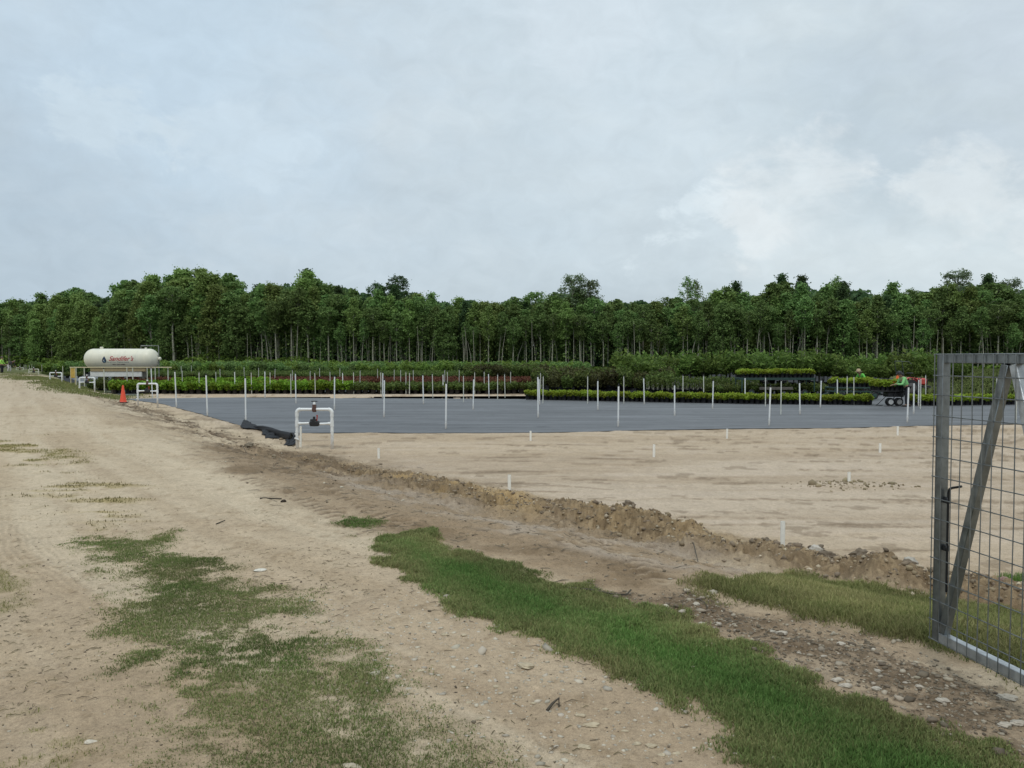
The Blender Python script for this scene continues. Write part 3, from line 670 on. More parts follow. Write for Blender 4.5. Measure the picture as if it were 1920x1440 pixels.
P_DIST = np.array([(-26, 13), (-1, 11), (-1, 16), (-18, 42), (-26, 42)], float)
pl.append(litter(16000, P_DIST, lambda x, y: np.exp(-((sdist(x, y)[0] + .9) / 1.2)**2) * sst(.48, .6, fbm(x * .7, y, 1.5, 5, 151, .65)), .06, .35, .014, (.085, .066, .048), 4))
V_, F_, C_ = join(pl); tag(link('leaf_litter', np_mesh('leaf_litter', V_, F_, M['stone'], C_)), 'dry stalks and brown litter lying flat on the sandy soil', 'litter', kind='stuff')

# single stones and clods one can point at
def rock(name, px, py, wpx, flat, colr, label, group=None, seed=0, cat='stone'):
    p = at(px, py); g = np.random.default_rng(seed); d = math.hypot(p.x, p.y); r_ = wpx / FPX * d / 2
    V, F = ico(4); crg = (fbm(V[:, 0] * 1.0 + seed, V[:, 1] * 1.0 + V[:, 2] * 1.7, 2.2, 5, seed, .65) - .5) * (.9 if name == 'dirt_clod' else .45); nn = crg + np.array([math.sin(3 * v[0] + seed) * .12 + math.cos(5 * v[1] + 2 * seed) * .10 + math.sin(9 * v[2] + 4 * v[0] + seed) * .07 for v in V]) + g.normal(0, .02, len(V))
    V = V * (1 + nn)[:, None] * np.array([1, g.uniform(.55, .8), flat]) * r_
    c = np.array(colr)[None] * (1 + .3 * (vnoise(V[:, 0] * 60 / max(r_ * 20, .5), V[:, 1] * 60, seed)[:, None] - .5))
    me = np_mesh(name, V, F, M['stone'], c); z = float(noise_h(np.array([p.x]), np.array([p.y]))[0])
    return tag(link(name, me, None, (p.x, p.y, z + flat * r_ * .35), (0, 0, g.uniform(-.4, .4))), label, cat, group)
LIME = (.42, .345, .235)
for i, (px, py, w_) in enumerate([(985, 1252, 34), (935, 1190, 16), (870, 1198, 14), (835, 1196, 18), (965, 1212, 12), (1088, 1343, 20), (1108, 1360, 32), (1135, 1330, 14), (1195, 1393, 20), (1222, 1397, 24), (1172, 1371, 14), (1095, 1400, 26), (1240, 1415, 16), (1000, 1322, 12), (930, 1292, 14), (880, 1322, 14), (715, 1227, 22), (790, 1263, 16), (1268, 1412, 18), (900, 1352, 18)]):
    rock('stone', px, py, w_ * .9, .25, LIME, ['flat pale chip in the track near the worn grass', 'flat pale chip in the middle of the sandy track', 'flat pale chip at the turf edge of the track'][(px > 850) + (px > 1050)], 'pale stones bedded in the track', i)
for i, (px, py, w_) in enumerate([(1306, 1140, 16), (1282, 1151, 20), (1318, 1169, 16), (1345, 1171, 16), (1465, 1188, 22), (1448, 1185, 14), (1578, 1208, 18), (1498, 1226, 10), (1545, 1231, 12), (1570, 1276, 22), (1585, 1284, 24), (1643, 1290, 20), (1646, 1261, 14), (1885, 1360, 28), (1912, 1358, 30), (1768, 1315, 22), (1888, 1308, 30), (1697, 1281, 10), (1638, 1220, 10), (1724, 1288, 16)]):
    rock('stone', px, py, w_ * .9, .33, (.42, .37, .30), ['rough pale stone in the gravel at the turf strip top', 'rough pale stone midway along the gravel strip', 'rough pale stone in the gravel below the gate'][(px > 1440) + (px > 1640)], 'stones in the gravel by the turf strip', 40 + i)
rock('stone', 1530, 1052, 24, .8, (.46, .42, .36), 'knobbly pale rock lodged on the dirt ridge below the stub', seed=71)
rock('stone', 1708, 1062, 30, .7, (.36, .33, .28), 'grey-white rock on the dirt ridge next to the gate stile', seed=72)
rock('stone', 1692, 1098, 24, .5, (.36, .30, .22), 'tan slab of rock at the grassy foot of the ridge', seed=73)
rock('stone', 1842, 1102, 16, .6, (.48, .44, .37), 'pale stone seen through the gate wires at the ridge foot', seed=74)
rock('stone', 1880, 1108, 14, .8, (.26, .17, .14), 'reddish brown stone seen through the gate wires', seed=75)
rock('stone', 1110, 975, 22, .5, (.33, .26, .18), 'tan stone on the near slope of the dirt ridge', seed=76)
rock('stone', 488, 1067, 24, .12, (.58, .54, .46), 'whitish flat stone alone on bare sand above the grass patch', seed=77)
rock('stone', 170, 1398, 20, .25, (.52, .46, .37), 'small pale stone alone on the sand beside the worn grass', seed=78)
rock('stone', 660, 1436, 40, .2, (.40, .34, .25), 'buried flat stone showing through the worn grass', seed=79)
rock('dirt_clod', 532, 944, 9, .8, (.05, .038, .028), 'small dark clod sitting alone on the pale track', cat='clod', seed=80)
rock('dirt_clod', 466, 842, 15, .75, (.19, .155, .11), 'brown clod of soil on the sand near the black roll', cat='clod', seed=81)
for i, (px, py, w_) in enumerate([(1180, 950, 24), (1290, 990, 24), (1490, 1028, 26), (1530, 1040, 28), (1610, 1050, 30), (1660, 1060, 34), (1705, 1066, 30), (1435, 1022, 22), (1550, 1075, 34), (1230, 972, 18)]):
    rock('dirt_clod', px, py, w_, .6, (.16, .125, .088), 'large rough brown clod on the crest of the dirt ridge', 'large clods on the ridge crest', 90 + i, 'clod')
def stick(pts, r, label, mat=None, name='stick'):
    P = []
    for (px, py, dz) in pts:
        p = at(px, py); p.z = float(noise_h(np.array([p.x]), np.array([p.y]))[0]) + dz; P.append(p)
    o0 = P[0].copy(); b = MB().tube([p - o0 for p in P], [r * (1 - .5 * i / len(P)) for i in range(len(P))], 6)
    return tag(b.build(name, mat or M['bark_dark'], None, loc=o0), label, 'stick')
M['twig'] = material('dry_twig', (.06, .05, .035), .9, var=.3, vscale=30)
stick([(1065, 1105, .01), (1110, 1112, .012), (1150, 1119, .01), (1175, 1120, .02), (1183, 1113, .03)], .009, 'long bent dark stick lying beside the turf strip', M['twig'])
stick([(488, 938, .01), (510, 939.5, .012), (528, 939.5, .01)], .010, 'straight brown stick lying on the pale track', M['twig'])
stick([(405, 984, .004), (422, 981, .02)], .007, 'short twig lying on open sand', M['twig'])
stick([(1026, 1335, .004), (1036, 1329, .02), (1048, 1323, .03), (1048, 1328, .006)], .007, 'curled dead leaf stalk lying among the pale stones', M['twig'])
stick([(1282, 1042, .0), (1300, 1048, .02), (1310, 1054, .0)], .006, 'thin twig poking from the tan face of the ridge', M['twig'])
stick([(448, 840, .0), (455, 845, .07), (464, 851, .0)], .006, 'thin forked twig near the black roll', M['twig'])
# crumpled dark plastic scrap
def scrap():
    p = at(1100, 1102); n = 22; g = np.random.default_rng(5); u, v = np.meshgrid(np.linspace(-1, 1, n), np.linspace(-1, 1, n))
    x, y = u.ravel() * .065, v.ravel() * .04; z = .004 + .016 * fbm(x + 3, y + 3, 18, 3, 9) * (1.2 - np.abs(u.ravel())); x = x + .03 * (vnoise(x * 30, y * 30, 3) - .5); y = y + .04 * (vnoise(x * 30, y * 30, 4) - .5)
    i = np.arange(n - 1)[:, None] * n + np.arange(n - 1)[None]; F = np.stack([i, i + 1, i + n + 1, i + n], -1).reshape(-1, 4)
    m = material('dark_scrap', (.02, .021, .03), .7); me = np_mesh('plastic_scrap', np.stack([x, y, z], 1), F, m, None, True)
    o = link('plastic_scrap', me, None, p); md = o.modifiers.new('thick', 'SOLIDIFY'); md.thickness = .002
    tag(o, 'crumpled dark blue-black plastic scrap beside the long stick', 'plastic scrap')
scrap()

# ------------------------------------------------------------------ trees
def leafquads(Cn, size, up=.5, g=rng, elong=1.5):
    n = len(Cn); nrm = g.normal(0, 1, (n, 3)); nrm[:, 2] = np.abs(nrm[:, 2]) + up; nrm /= np.linalg.norm(nrm, axis=1)[:, None]
    a = g.normal(0, 1, (n, 3)); a -= nrm * (a * nrm).sum(1)[:, None]; a /= np.linalg.norm(a, axis=1)[:, None]; b = np.cross(nrm, a)
    s = (size * g.uniform(.6, 1.4, n))[:, None]
    V = np.stack([Cn - a * s * elong * .5, Cn - b * s * .5 + a * s * .1, Cn + a * s * elong * .5, Cn + b * s * .5 + a * s * .1], 1)
    return V.reshape(-1, 3), np.arange(n)[:, None] * 4 + np.arange(4)[None]
def crown_points(g, H, zb, rad, nclus, per, shape='oval', spread=1., lowf=.03):
    P = []; cl = []; off = g.uniform(0, 6.28)
    def rr_at(f):
        if shape == 'oval': q = math.sqrt(max(.04, 1 - abs(2 * f - .8)**2.2 / 1.6)) * (1 - .45 * max(0, f - .7) / .3)
        elif shape == 'vase': q = (.25 + .95 * f) * (1 - .6 * max(0, f - .75) / .25)
        elif shape == 'cone': q = (1.02 - f)**.8
        else: q = (.50 + .5 * math.sin(math.pi * min(1, f * 1.05))) * (1 - .6 * max(0, f - .8) / .2)
        return rad * q * (1 + .22 * math.sin(9 * f + off))
    for i in range(nclus):
        f = g.random()**.85; z = zb + (H - zb) * f; rr = rr_at(f)
        a = g.uniform(0, 6.283); q = rr * math.sqrt(g.uniform(.05, 1)); c = np.array([math.cos(a) * q, math.sin(a) * q, z])
        cr = g.uniform(.22, .75) * spread * (1 if H > 6 else .25); n = max(6, int(per * g.uniform(.5, 1.5)))
        p = g.normal(0, 1, (n, 3)) * .55 * cr; p[:, 2] *= g.uniform(.45, 1.1)
        P.append(p + c); cl.append(c)
    n = int(nclus * per * .30); f = g.random(n)**.8; q = np.array([rr_at(v) for v in f]) * np.sqrt(g.random(n)) * g.uniform(.7, 1.12, n); a = g.uniform(0, 6.283, n)
    P.append(np.stack([np.cos(a) * q, np.sin(a) * q, zb + (H - zb) * f], 1))
    # shaded lower sprays along the stem
    n = int(nclus * per * lowf); f = g.random(n); a = g.uniform(0, 6.283, n); q = rad * .7 * np.sqrt(g.random(n)); P.append(np.stack([np.cos(a) * q, np.sin(a) * q, zb * (.35 + .65 * f)], 1))
    return np.concatenate(P), cl
def make_tree(name, seed, H, zb, rad, nclus, per, leaf, lsize, bark, tr=.2, shape='oval', lean=0., spread=1., low=0):
    g = np.random.default_rng(seed); root = empty(name, (0, 0, 0)); root['_H'] = H
    P, cl = crown_points(g, H, zb, rad, int(nclus * 1.7), int(per * .92), shape, spread)
    pts = []; k = 9; wx, wy = g.normal(0, .18, 2)
    for i in range(k):
        f = i / (k - 1); pts.append((math.sin(f * 3 + seed) * .18 + lean * f * (1 - .3 * f) + wx * f, math.cos(f * 2.3 + seed) * .15 + wy * f, H * .93 * f - .15))
    tp = lambda z: np.array([np.interp(z, [p[2] for p in pts], [p[0] for p in pts]), np.interp(z, [p[2] for p in pts], [p[1] for p in pts])])
    P[:, :2] += np.stack([np.interp(P[:, 2], [p[2] for p in pts], [p[0] for p in pts]), np.interp(P[:, 2], [p[2] for p in pts], [p[1] for p in pts])], 1)
    b = MB().tube(pts, [tr * (1.15 - .85 * (i / (k - 1))) for i in range(k)], 7)
    for c in cl[:: max(1, len(cl) // 14)]:
        z0 = max(zb * .8, c[2] - g.uniform(.6, 1.8)); s0 = tp(z0); e = np.array([c[0] + tp(c[2])[0], c[1] + tp(c[2])[1], c[2]])
        mid = (np.array([s0[0], s0[1], z0]) + e) / 2 + (0, 0, .25); b.tube([(s0[0], s0[1], z0), tuple(mid), tuple(e)], [tr * .38, tr * .24, tr * .1], 5, False)
    if low:
        Q, _ = crown_points(g, zb * 1.1, .6, rad * .6, low, per // 2, 'col', .8); P = np.concatenate([P, Q])
    V, F = leafquads(P, lsize * .78, .35, g)
    b.build('trunk', bark, root); link('crown', np_mesh('crown', V, F, leaf), root); return root
TV = [
    make_tree('slender_tree', 1, 13, 6.6, 1.8, 34, 64, M['leaf_a'], .29, M['bark'], .14),
    make_tree('slender_tree', 2, 13, 6.0, 1.6, 30, 64, M['leaf_b'], .28, M['bark'], .13, 'col', .5),
    make_tree('slender_tree', 3, 14, 7.4, 2.3, 36, 64, M['leaf_a'], .29, M['bark'], .18, 'vase', -.4),
    make_tree('leafy_tree', 4, 13, 2.6, 2.4, 60, 72, M['leaf_a'], .31, M['bark_dark'], .2, 'oval', 0, 1.1, 6),
    make_tree('leafy_tree', 5, 14, 1.6, 2.5, 76, 70, M['leaf_b'], .31, M['bark_dark'], .22, 'col', 0, 1.1, 8),
    make_tree('dark_tree', 6, 14, 5.2, 1.9, 48, 70, M['leaf_c'], .27, M['bark_dark'], .2, 'cone', .2, 1.0),
    make_tree('pale_airy_tree', 7, 15, 7.4, 2.7, 40, 50, M['leaf_grey'], .22, M['bark'], .2, 'vase', .2, .9),
    make_tree('sparse_tree', 8, 15, 8.6, 1.9, 24, 32, M['leaf_a'], .22, M['bark'], .13, 'col', .3, .9),
    make_tree('tall_pine', 9, 17, 11.5, 2.9, 28, 75, M['leaf_c'], .24, M['bark_dark'], .2, 'oval', .4, 1.0),
    make_tree('slender_tree', 10, 12, 6.6, 1.4, 22, 60, M['leaf_a'], .26, M['bark'], .10, 'col', .9, .9),
]
EDGE = np.array([(-200, 196), (-112, 166), (8, 137), (80, 119), (150, 100)], float)
def edgeY(x): return float(np.interp(x, EDGE[:, 0], EDGE[:, 1]))
TOPS = np.array([(-400, 560), (0, 566), (60, 563), (100, 560), (130, 545), (180, 545), (200, 562), (230, 532), (290, 526), (330, 518), (380, 515), (430, 522), (470, 545), (520, 535), (575, 517), (620, 535), (660, 538), (700, 548), (750, 540), (800, 550), (840, 566), (870, 562), (910, 556), (960, 566), (1010, 556), (1080, 545), (1140, 560), (1200, 562), (1260, 566), (1310, 562), (1340, 555), (1380, 540), (1420, 553), (1460, 535), (1500, 533), (1530, 541), (1560, 530), (1600, 540), (1650, 542), (1700, 546), (1740, 540), (1800, 532), (1850, 527), (1890, 540), (1920, 535), (2400, 545)], float)
def topz(x, y):
    px = 960 + x / y * FPX; return CAM_H + (669 - np.interp(px, TOPS[:, 0], TOPS[:, 1])) / FPX * y
used = set(); tr_rng = random.Random(11)
def put_tree(k, x, y, top, label, group):
    t = TV[k]; sc_ = max(.55, (top - FIELD) / t['_H']); rz = tr_rng.uniform(0, 6.28); s = (sc_ * tr_rng.uniform(.92, 1.12),) * 2 + (sc_,)
    if k not in used:
        used.add(k); t.location = (x, y, FIELD); t.rotation_euler[2] = rz; t.scale = s; tag(t, label, 'tree', group); return t
    o = dup(t, (x, y, FIELD), rz, s, label, group); o['category'] = 'tree'; return o
ZN = [(40, 'behind the standing worker'), (100, 'past the far valve stands'), (150, 'short of the yellow rail end'), (205, 'over the blue drop emblem'), (260, 'over the red tank lettering'), (305, 'over the tank vent pipe'), (360, 'just past the tank'),
      (430, 'beyond the small bright bed'), (500, 'beyond the bright bed middle'), (560, 'above the black roll'), (630, 'above the big valve stand'), (700, 'past the bright bed end'), (780, 'beyond the red bed start'), (860, 'beyond the red bed middle'), (940, 'beyond the red bed end'),
      (1010, 'beyond the sand strip end'), (1090, 'above the lime bed start'), (1170, 'beyond the dark shrubs'), (1250, 'above the saplings'), (1320, 'beyond the young trees'), (1390, 'short of the long wagon'), (1455, 'over the long wagon'), (1525, 'over the long wagon end'), (1590, 'beside the straw-hatted worker'),
      (1650, 'over the low wagon end'), (1700, 'over the tractor roll bar'), (1745, 'over the tractor hood'), (1810, 'just inside the gate stile'), (1870, 'over the gate brace'), (99999, 'past the gate brace')]
def zone(px):
    for a, t in ZN:
        if px < a: return t
LK = {0: 'slim pale-trunked mid-green tree', 1: 'slim pale-trunked yellow-green tree', 2: 'pale-trunked tree with spreading crown', 3: 'bushy tree leafed almost to ground', 4: 'broad yellow-green tree leafed to ground',
      5: 'dark green tree with compact crown', 6: 'airy tree with pale greyish foliage', 7: 'sparse tree with see-through crown', 8: 'tall dark pine with clumped crown', 9: 'thin leaning pale-trunked tree'}
nt_ = 0
for row in range(3):
    x = -116 + row * .9
    while x < 88:
        step = tr_rng.uniform(1.4, 2.7); x += step
        y = edgeY(x) + row * 3.4 + tr_rng.uniform(-1.2, 1.2); px = 960 + x / y * FPX
        tz = topz(x, y); left = px < 520
        if row == 0:
            k = tr_rng.choices([0, 1, 2, 3, 9, 4], [3, 2, 2, 4, 2, 4] if left else [5, 2, 4, 1, 4, .3])[0]; top = tz * tr_rng.uniform(.52, .92)
        elif row == 1:
            k = tr_rng.choices([0, 1, 2, 3, 4, 5], [3, 2, 3, 3, 3, 2] if left else [5, 2.5, 3, 1.5, .8, 2])[0]; top = tz * tr_rng.uniform(.76, 1.0)
        else:
            k = tr_rng.choices([0, 2, 3, 4, 5, 7], [2, 2, 3, 3, 3, .6])[0]; top = tz * tr_rng.uniform(.86, 1.07)
        put_tree(k, x, y, top, LK[k] + [', front rank ', ', second rank ', ', rear rank '][row] + zone(px), 'trees of the wood'); nt_ += 1
for (px, py, k, Yo) in [(575, 515, 5, 9), (750, 524, 8, 9), (708, 538, 8, 11), (1075, 523, 6, 6), (1100, 532, 6, 8), (1285, 528, 7, 7), (1300, 534, 7, 9), (1382, 537, 5, 9), (1570, 527, 7, 8), (1462, 524, 5, 9), (1503, 526, 5, 10), (1800, 514, 6, 6), (1845, 524, 5, 8), (380, 514, 4, 8), (430, 518, 3, 9), (335, 516, 3, 9), (290, 524, 4, 7), (1895, 530, 6, 9), (235, 531, 3, 8)]:
    y = edgeY((px - 960) / FPX * 140) + Yo; x = (px - 960) / FPX * y; y = edgeY(x) + Yo; x = (px - 960) / FPX * y; py -= 5
    put_tree(k, x, y, CAM_H + (669 - py) / FPX * y, LK[k] + ', highest ' + zone(px), 'trees rising above the canopy')
# the mass of the wood behind
def wood_mass():
    g = np.random.default_rng(3); P = []; sz = []
    for i in range(620):
        x = g.uniform(-150, 125); y = edgeY(x) + 12 + g.uniform(0, 30); H = topz(x, y) * g.uniform(.80, .97); r_ = g.uniform(2, 3)
        n = 300; f = g.random(n)**.8; a = g.uniform(0, 6.283, n); q = r_ * np.sqrt(g.random(n)) * (1.05 - .5 * f)
        P.append(np.stack([x + np.cos(a) * q, y + np.sin(a) * q, FIELD + f * (H - FIELD)], 1)); sz.append(np.full(n, .75))
    # undergrowth inside the wood
    n = 26000; x = g.uniform(-150, 125, n); y = np.interp(x, EDGE[:, 0], EDGE[:, 1]) + g.uniform(1.5, 30, n); P.append(np.stack([x, y, FIELD + g.random(n)**1.7 * 4.2], 1)); sz.append(np.full(n, .55))
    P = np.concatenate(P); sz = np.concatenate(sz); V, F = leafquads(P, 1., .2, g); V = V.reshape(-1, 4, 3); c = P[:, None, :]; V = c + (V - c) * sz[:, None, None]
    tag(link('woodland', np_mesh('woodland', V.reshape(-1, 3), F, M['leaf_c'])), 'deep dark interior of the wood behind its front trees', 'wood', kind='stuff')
    n = 16000; g = np.random.default_rng(4); x = g.uniform(-150, 125, n); y = np.interp(x, EDGE[:, 0], EDGE[:, 1]) + g.normal(-.3, .9, n); hh = fbm(x, y * 0, .13, 3, 9) * 2.6
    lft = sst(-20, -60, x); P = np.stack([x, y, FIELD + g.random(n) * hh * (.7 + .9 * lft)], 1); V, F = leafquads(P, .4, .3, g)
    tag(link('undergrowth', np_mesh('undergrowth', V, F, M['hedge'])), 'low brush along the foot of the wood', 'undergrowth', kind='stuff')
wood_mass()
def saplings():
    """young thin stems standing in the edge of the wood"""
    g = np.random.default_rng(8); b = MB()
    for i in range(260):
        x = g.uniform(-115, 85); y = edgeY(x) + g.uniform(-1.5, 7); H = g.uniform(5, 9); l = g.normal(0, .5)
        b.tube([(x, y, FIELD - .1), (x + l * .3, y, FIELD + H * .5), (x + l, y, FIELD + H)], [.07, .055, .03], 5)
    tag(b.build('sapling_thicket', M['bark'], None), 'thin pale sapling stems crowding the front of the wood', 'saplings', kind='stuff')
saplings()

# ------------------------------------------------------------------ potted plants
def plant_arrays(g, w_, h, z0, n, ls, up=.6, dome=1., elong=1.6, fill=.55):
    a = g.uniform(0, 6.283, n); f = g.random(n); q = w_ / 2 * np.sqrt(g.random(n)) ** fill
    z = z0 + h * (f ** .8) * (1 - dome * .45 * (q / (w_ / 2))**2); P = np.stack([np.cos(a) * q * (.75 + .25 * f), np.sin(a) * q * (.75 + .25 * f), z], 1)
    return leafquads(P, ls, up, g, elong)
def pot_arrays(r_, h):
    n = 10; prof = [(r_ * .82, 0), (r_ * .96, h * .88), (r_ * 1.04, h * .88), (r_ * 1.04, h), (r_ * .93, h), (r_ * .93, h * .9), (.001, h * .9)]
    V = []; F = []
    for (q, z) in prof:
        for k in range(n): V.append((q * math.cos(k * 2 * math.pi / n), q * math.sin(k * 2 * math.pi / n), z))
    for i in range(len(prof) - 1):
        for k in range(n): F.append((i * n + k, i * n + (k + 1) % n, (i + 1) * n + (k + 1) % n, (i + 1) * n + k))
    return np.array(V), np.array(F)
def make_plant(name, seed, leaf, w_, h, pr, ph, n, ls, up=.6, dome=1., elong=1.6, stem=0., sm=None):
    g = np.random.default_rng(seed); root = empty(name, (0, 0, 0))
    V, F = plant_arrays(g, w_, h, ph * .85 + stem, n, ls, up, dome, elong); fo = (V, F)
    PV, PF = pot_arrays(pr, ph)
    link('pot', np_mesh('pot', PV, PF, M['pot'], None, False), root); link('foliage', np_mesh('foliage', V, F, leaf), root)
    st = None
    if stem:
        b = MB()
        for i in range(2 if w_ < 1 else 3): b.tube([(0, 0, ph * .8), (g.normal(0, .05), g.normal(0, .05), ph + stem * .6), (g.normal(0, .14) * w_, g.normal(0, .14) * w_, ph + stem + h * .5)], [.022, .017, .008], 5)
        b.build('stem', sm or M['bark'], root); st = b
    root['_used'] = 0
    return dict(root=root, fol=fo, pot=(PV, PF), leaf=leaf, stem=st, sm=sm or M['bark'], big=w_ > .9)
def tile(VF, pos, rz, s):
    V, F = VF; n = len(pos); c, d = np.cos(rz)[:, None], np.sin(rz)[:, None]; X = (V[:, 0][None] * c - V[:, 1][None] * d) * s[:, None]; Y = (V[:, 0][None] * d + V[:, 1][None] * c) * s[:, None]; Z = V[:, 2][None] * s[:, None]
    W = np.stack([X, Y, Z], -1) + pos[:, None, :]; return W.reshape(-1, 3), (np.arange(n)[:, None, None] * len(V) + F[None]).reshape(-1, F.shape[1])
LM = [(160, 'by the tank'), (231, 'near the orange cone'), (275, 'near the cone-side stand'), (331, 'near first front riser'), (389, 'near second front riser'), (461, 'near third front riser'), (590, 'over the big valve stand'), (720, 'near first second-row riser'),
      (836, 'near fourth front riser'), (930, 'between fourth and fifth front risers'), (1009, 'near the paired risers'), (1080, 'just past the paired risers'), (1159, 'near fifth front riser'), (1265, 'near third second-row riser'), (1350, 'short of the long wagon'), (1442, 'near sixth front riser'), (1500, 'near fourth second-row riser'),
      (1570, 'near the low wagon'), (1640, 'near the small cart'), (1701, 'near seventh front riser'), (1780, 'behind the gate stile'), (1860, 'behind the gate brace'), (1960, 'past the gate brace')]
def lm(x, y): px = 960 + x / y * FPX; return min(LM, key=lambda q: abs(q[0] - px))[1]
def place(kinds, pts, label, group, cat, zz=FIELD, srange=None):
    srange = srange or ((.72, 1.3) if kinds[0]['big'] else (.86, 1.16))
    """individual plants; the first use of each kind moves the original"""
    lab0 = label
    for (x, y) in pts:
        k = kinds[tr_rng.randrange(len(kinds))]; r = k['root']; label = lab0 + ', ' + lm(x, y); rz = tr_rng.uniform(0, 6.28); s = tr_rng.uniform(*srange)
        if not r['_used']:
            r['_used'] = 1; r.location = (x, y, zz); r.rotation_euler[2] = rz; r.scale = (s, s, s); tag(r, label, cat, group)
        else: o = dup(r, (x, y, zz), rz, s, label, group); o['category'] = cat
def mass(kinds, pts, label, name, zz=FIELD, srange=None):
    srange = srange or ((.7, 1.3) if kinds[0]['big'] else (.85, 1.16))
    """the many plants behind the ones one can tell apart"""
    pts = np.array(pts); root = empty(name, (0, 0, 0), 0, label, 'potted plants'); root['kind'] = 'stuff'
    g = np.random.default_rng(len(pts)); idx = g.integers(0, len(kinds), len(pts)); first = True
    LV = {}; PVF = []
    for i, k in enumerate(kinds):
        q = pts[idx == i]
        if not len(q): continue
        pos = np.concatenate([q, np.full((len(q), 1), zz)], 1); rz = g.uniform(0, 6.28, len(q)); s = g.uniform(*srange, len(q))
        V, F = tile(k['fol'], pos, rz, s); o = link('foliage', np_mesh('foliage', V, F, k['leaf']), root); o['kind'] = 'stuff'
        V, F = tile(k['pot'], pos, rz, s); o = link('pots', np_mesh('pots', V, F, M['pot']), root); o['kind'] = 'stuff'
        if k['stem'] is not None:
            SV = np.array([tuple(v) for v in k['stem'].v]); SF = np.array([f for f in k['stem'].f if len(f) == 4]); V, F = tile((SV, SF), pos, rz, s); o = link('stems', np_mesh('stems', V, F, k['sm']), root); o['kind'] = 'stuff'
    return root
def rowpts(x0, y0, x1, y1, pitch, jit=.03):
    n = max(1, int(math.hypot(x1 - x0, y1 - y0) / pitch)); return [(x0 + (x1 - x0) * i / n + tr_rng.uniform(-jit, jit), y0 + (y1 - y0) * i / n + tr_rng.uniform(-jit, jit)) for i in range(n + 1)]
def gxy(px, py): p = at(px, py, FIELD); return p.x, p.y
K1 = [make_plant('potted_shrub', 21 + i, M['lime'], .36, .27, .125, .25, 150, .07, .5, .8, 1.7) for i in range(3)]
K2 = [make_plant('potted_bush', 31 + i, M['bright'], .62, .52, .16, .30, 230, .10, .5, 1., 1.6) for i in range(3)]
K3 = [make_plant('potted_bush', 41 + i, M['olive'], .60, .42, .16, .28, 190, .09, .5, 1., 1.5) for i in range(2)]
K4 = [make_plant('potted_bush', 51 + i, M['russet'], .60, .40, .15, .26, 160, .10, .5, 1., 1.5) for i in range(2)]
K5 = [make_plant('nursery_shrub', 61 + i, [M['hazelbr'], M['olive']][i], 1.0, 1.05, .22, .32, 420, .11, .4, .9, 1.6) for i in range(2)]
K6 = [make_plant('nursery_tree', 71 + i, M['nursery'], 1.6, 1.45, .25, .36, 520, .12, .3, 1.5, 2.4, stem=.66, sm=M['bark_dark']) for i in range(3)]
K7 = [make_plant('potted_sapling', 81 + i, M['olive'], .20, .62, .10, .22, 40, .07, .2, .2, 1.8, stem=.10) for i in range(2)]
K8 = [make_plant('hedge_plant', 91 + i, [M['leaf_a'], M['hedge']][i], 1.1, 1.2, .2, .3, 300, .15, .5, .9, 1.6) for i in range(2)]
# front bed of lime-green pots on the mat (right of the picture)
A0, A1, A2 = gxy(990, 749.5), gxy(1400, 757.5), gxy(1760, 761)
def frontrow(k):
    off = k * .25; P = rowpts(A0[0] + off * .5, A0[1] + off, A1[0], A1[1] + off, .245); P += rowpts(A1[0] + .24, A1[1] + off, A2[0], A2[1] + off, .245); return P
P0, P1, P2, P3 = frontrow(0), frontrow(1), frontrow(2), frontrow(3)
keep = lambda P, a, b: [p for p in P if a <= 960 + p[0] / p[1] * FPX <= b]
CUT = (1635, 1705)
for P in (P0, P1, P2, P3): P[:] = [p for p in P if not (CUT[0] < 960 + p[0] / p[1] * FPX < CUT[1] and p[1] < 36.9)]
place(K1, keep(P0, 0, 1390), 'potted lime shrub, front row of long bed', 'front row of lime green pots', 'potted shrub')
place(K1, keep(P0, 1390, 9999), 'potted lime shrub, front row below wagons', 'front row of lime green pots by the wagons', 'potted shrub')
place(K1, P1, 'potted lime shrub, second row of long bed', 'second row of lime green pots', 'potted shrub')
extra = rowpts(A2[0] + .24, A2[1] + .1, 24, A2[1] + 1.0, .25) + rowpts(A2[0] + .24, A2[1] + .7, 24, A2[1] + 1.6, .25)
mass(K1, P2 + P3 + extra, 'further rows of lime green shrubs in black pots behind the front rows', 'potted_shrub_rows')
# bright green bed
def bed(kinds, x0p, x1p, pyb, nrows, pitch, dep, label, group, cat, nind=1, masslabel=None, massname='potted_plant_rows', jit=.06, z=FIELD, sr=None):
    (x0, y0), (x1, y1) = gxy(x0p, pyb), gxy(x1p, pyb); rows = [rowpts(x0 * (1 + r * dep / y0), y0 + r * dep, x1 * (1 + r * dep / y1), y1 + r * dep, pitch, jit) for r in range(nrows)]
    for r in range(nind): place(kinds, rows[r], label, group, cat, srange=sr)
    rest = [p for r in rows[nind:] for p in r]
    if rest: mass(kinds, rest, masslabel or 'rows of potted plants behind the first row', massname, srange=sr)
bed(K2, 214, 655, 738.5, 6, .42, .42, 'bright green bush, front row behind sand strip', 'front row of bright green bushes', 'potted bush', 1, 'rows of bright green bushes behind their front row', 'potted_bush_rows')
bed(K2, 330, 500, 727, 4, .45, .5, 'bright green bush of the small rear bed', 'second bed of bright green bushes', 'potted bush', 1, 'rear rows of the smaller bright green bed', 'potted_bush_rows')
bed(K3, 660, 1005, 738.5, 7, .42, .45, 'dull green bush, front row behind sand strip', 'front row of dull green bushes', 'potted bush', 1, 'rows of dull green bushes behind their front row', 'potted_bush_rows')
bed(K4, 470, 1000, 726, 12, .5, .75, 'reddish bush, first row of red bed', 'front row of reddish bushes', 'potted bush', 1, 'rows of reddish brown bushes behind their front row', 'potted_bush_rows')
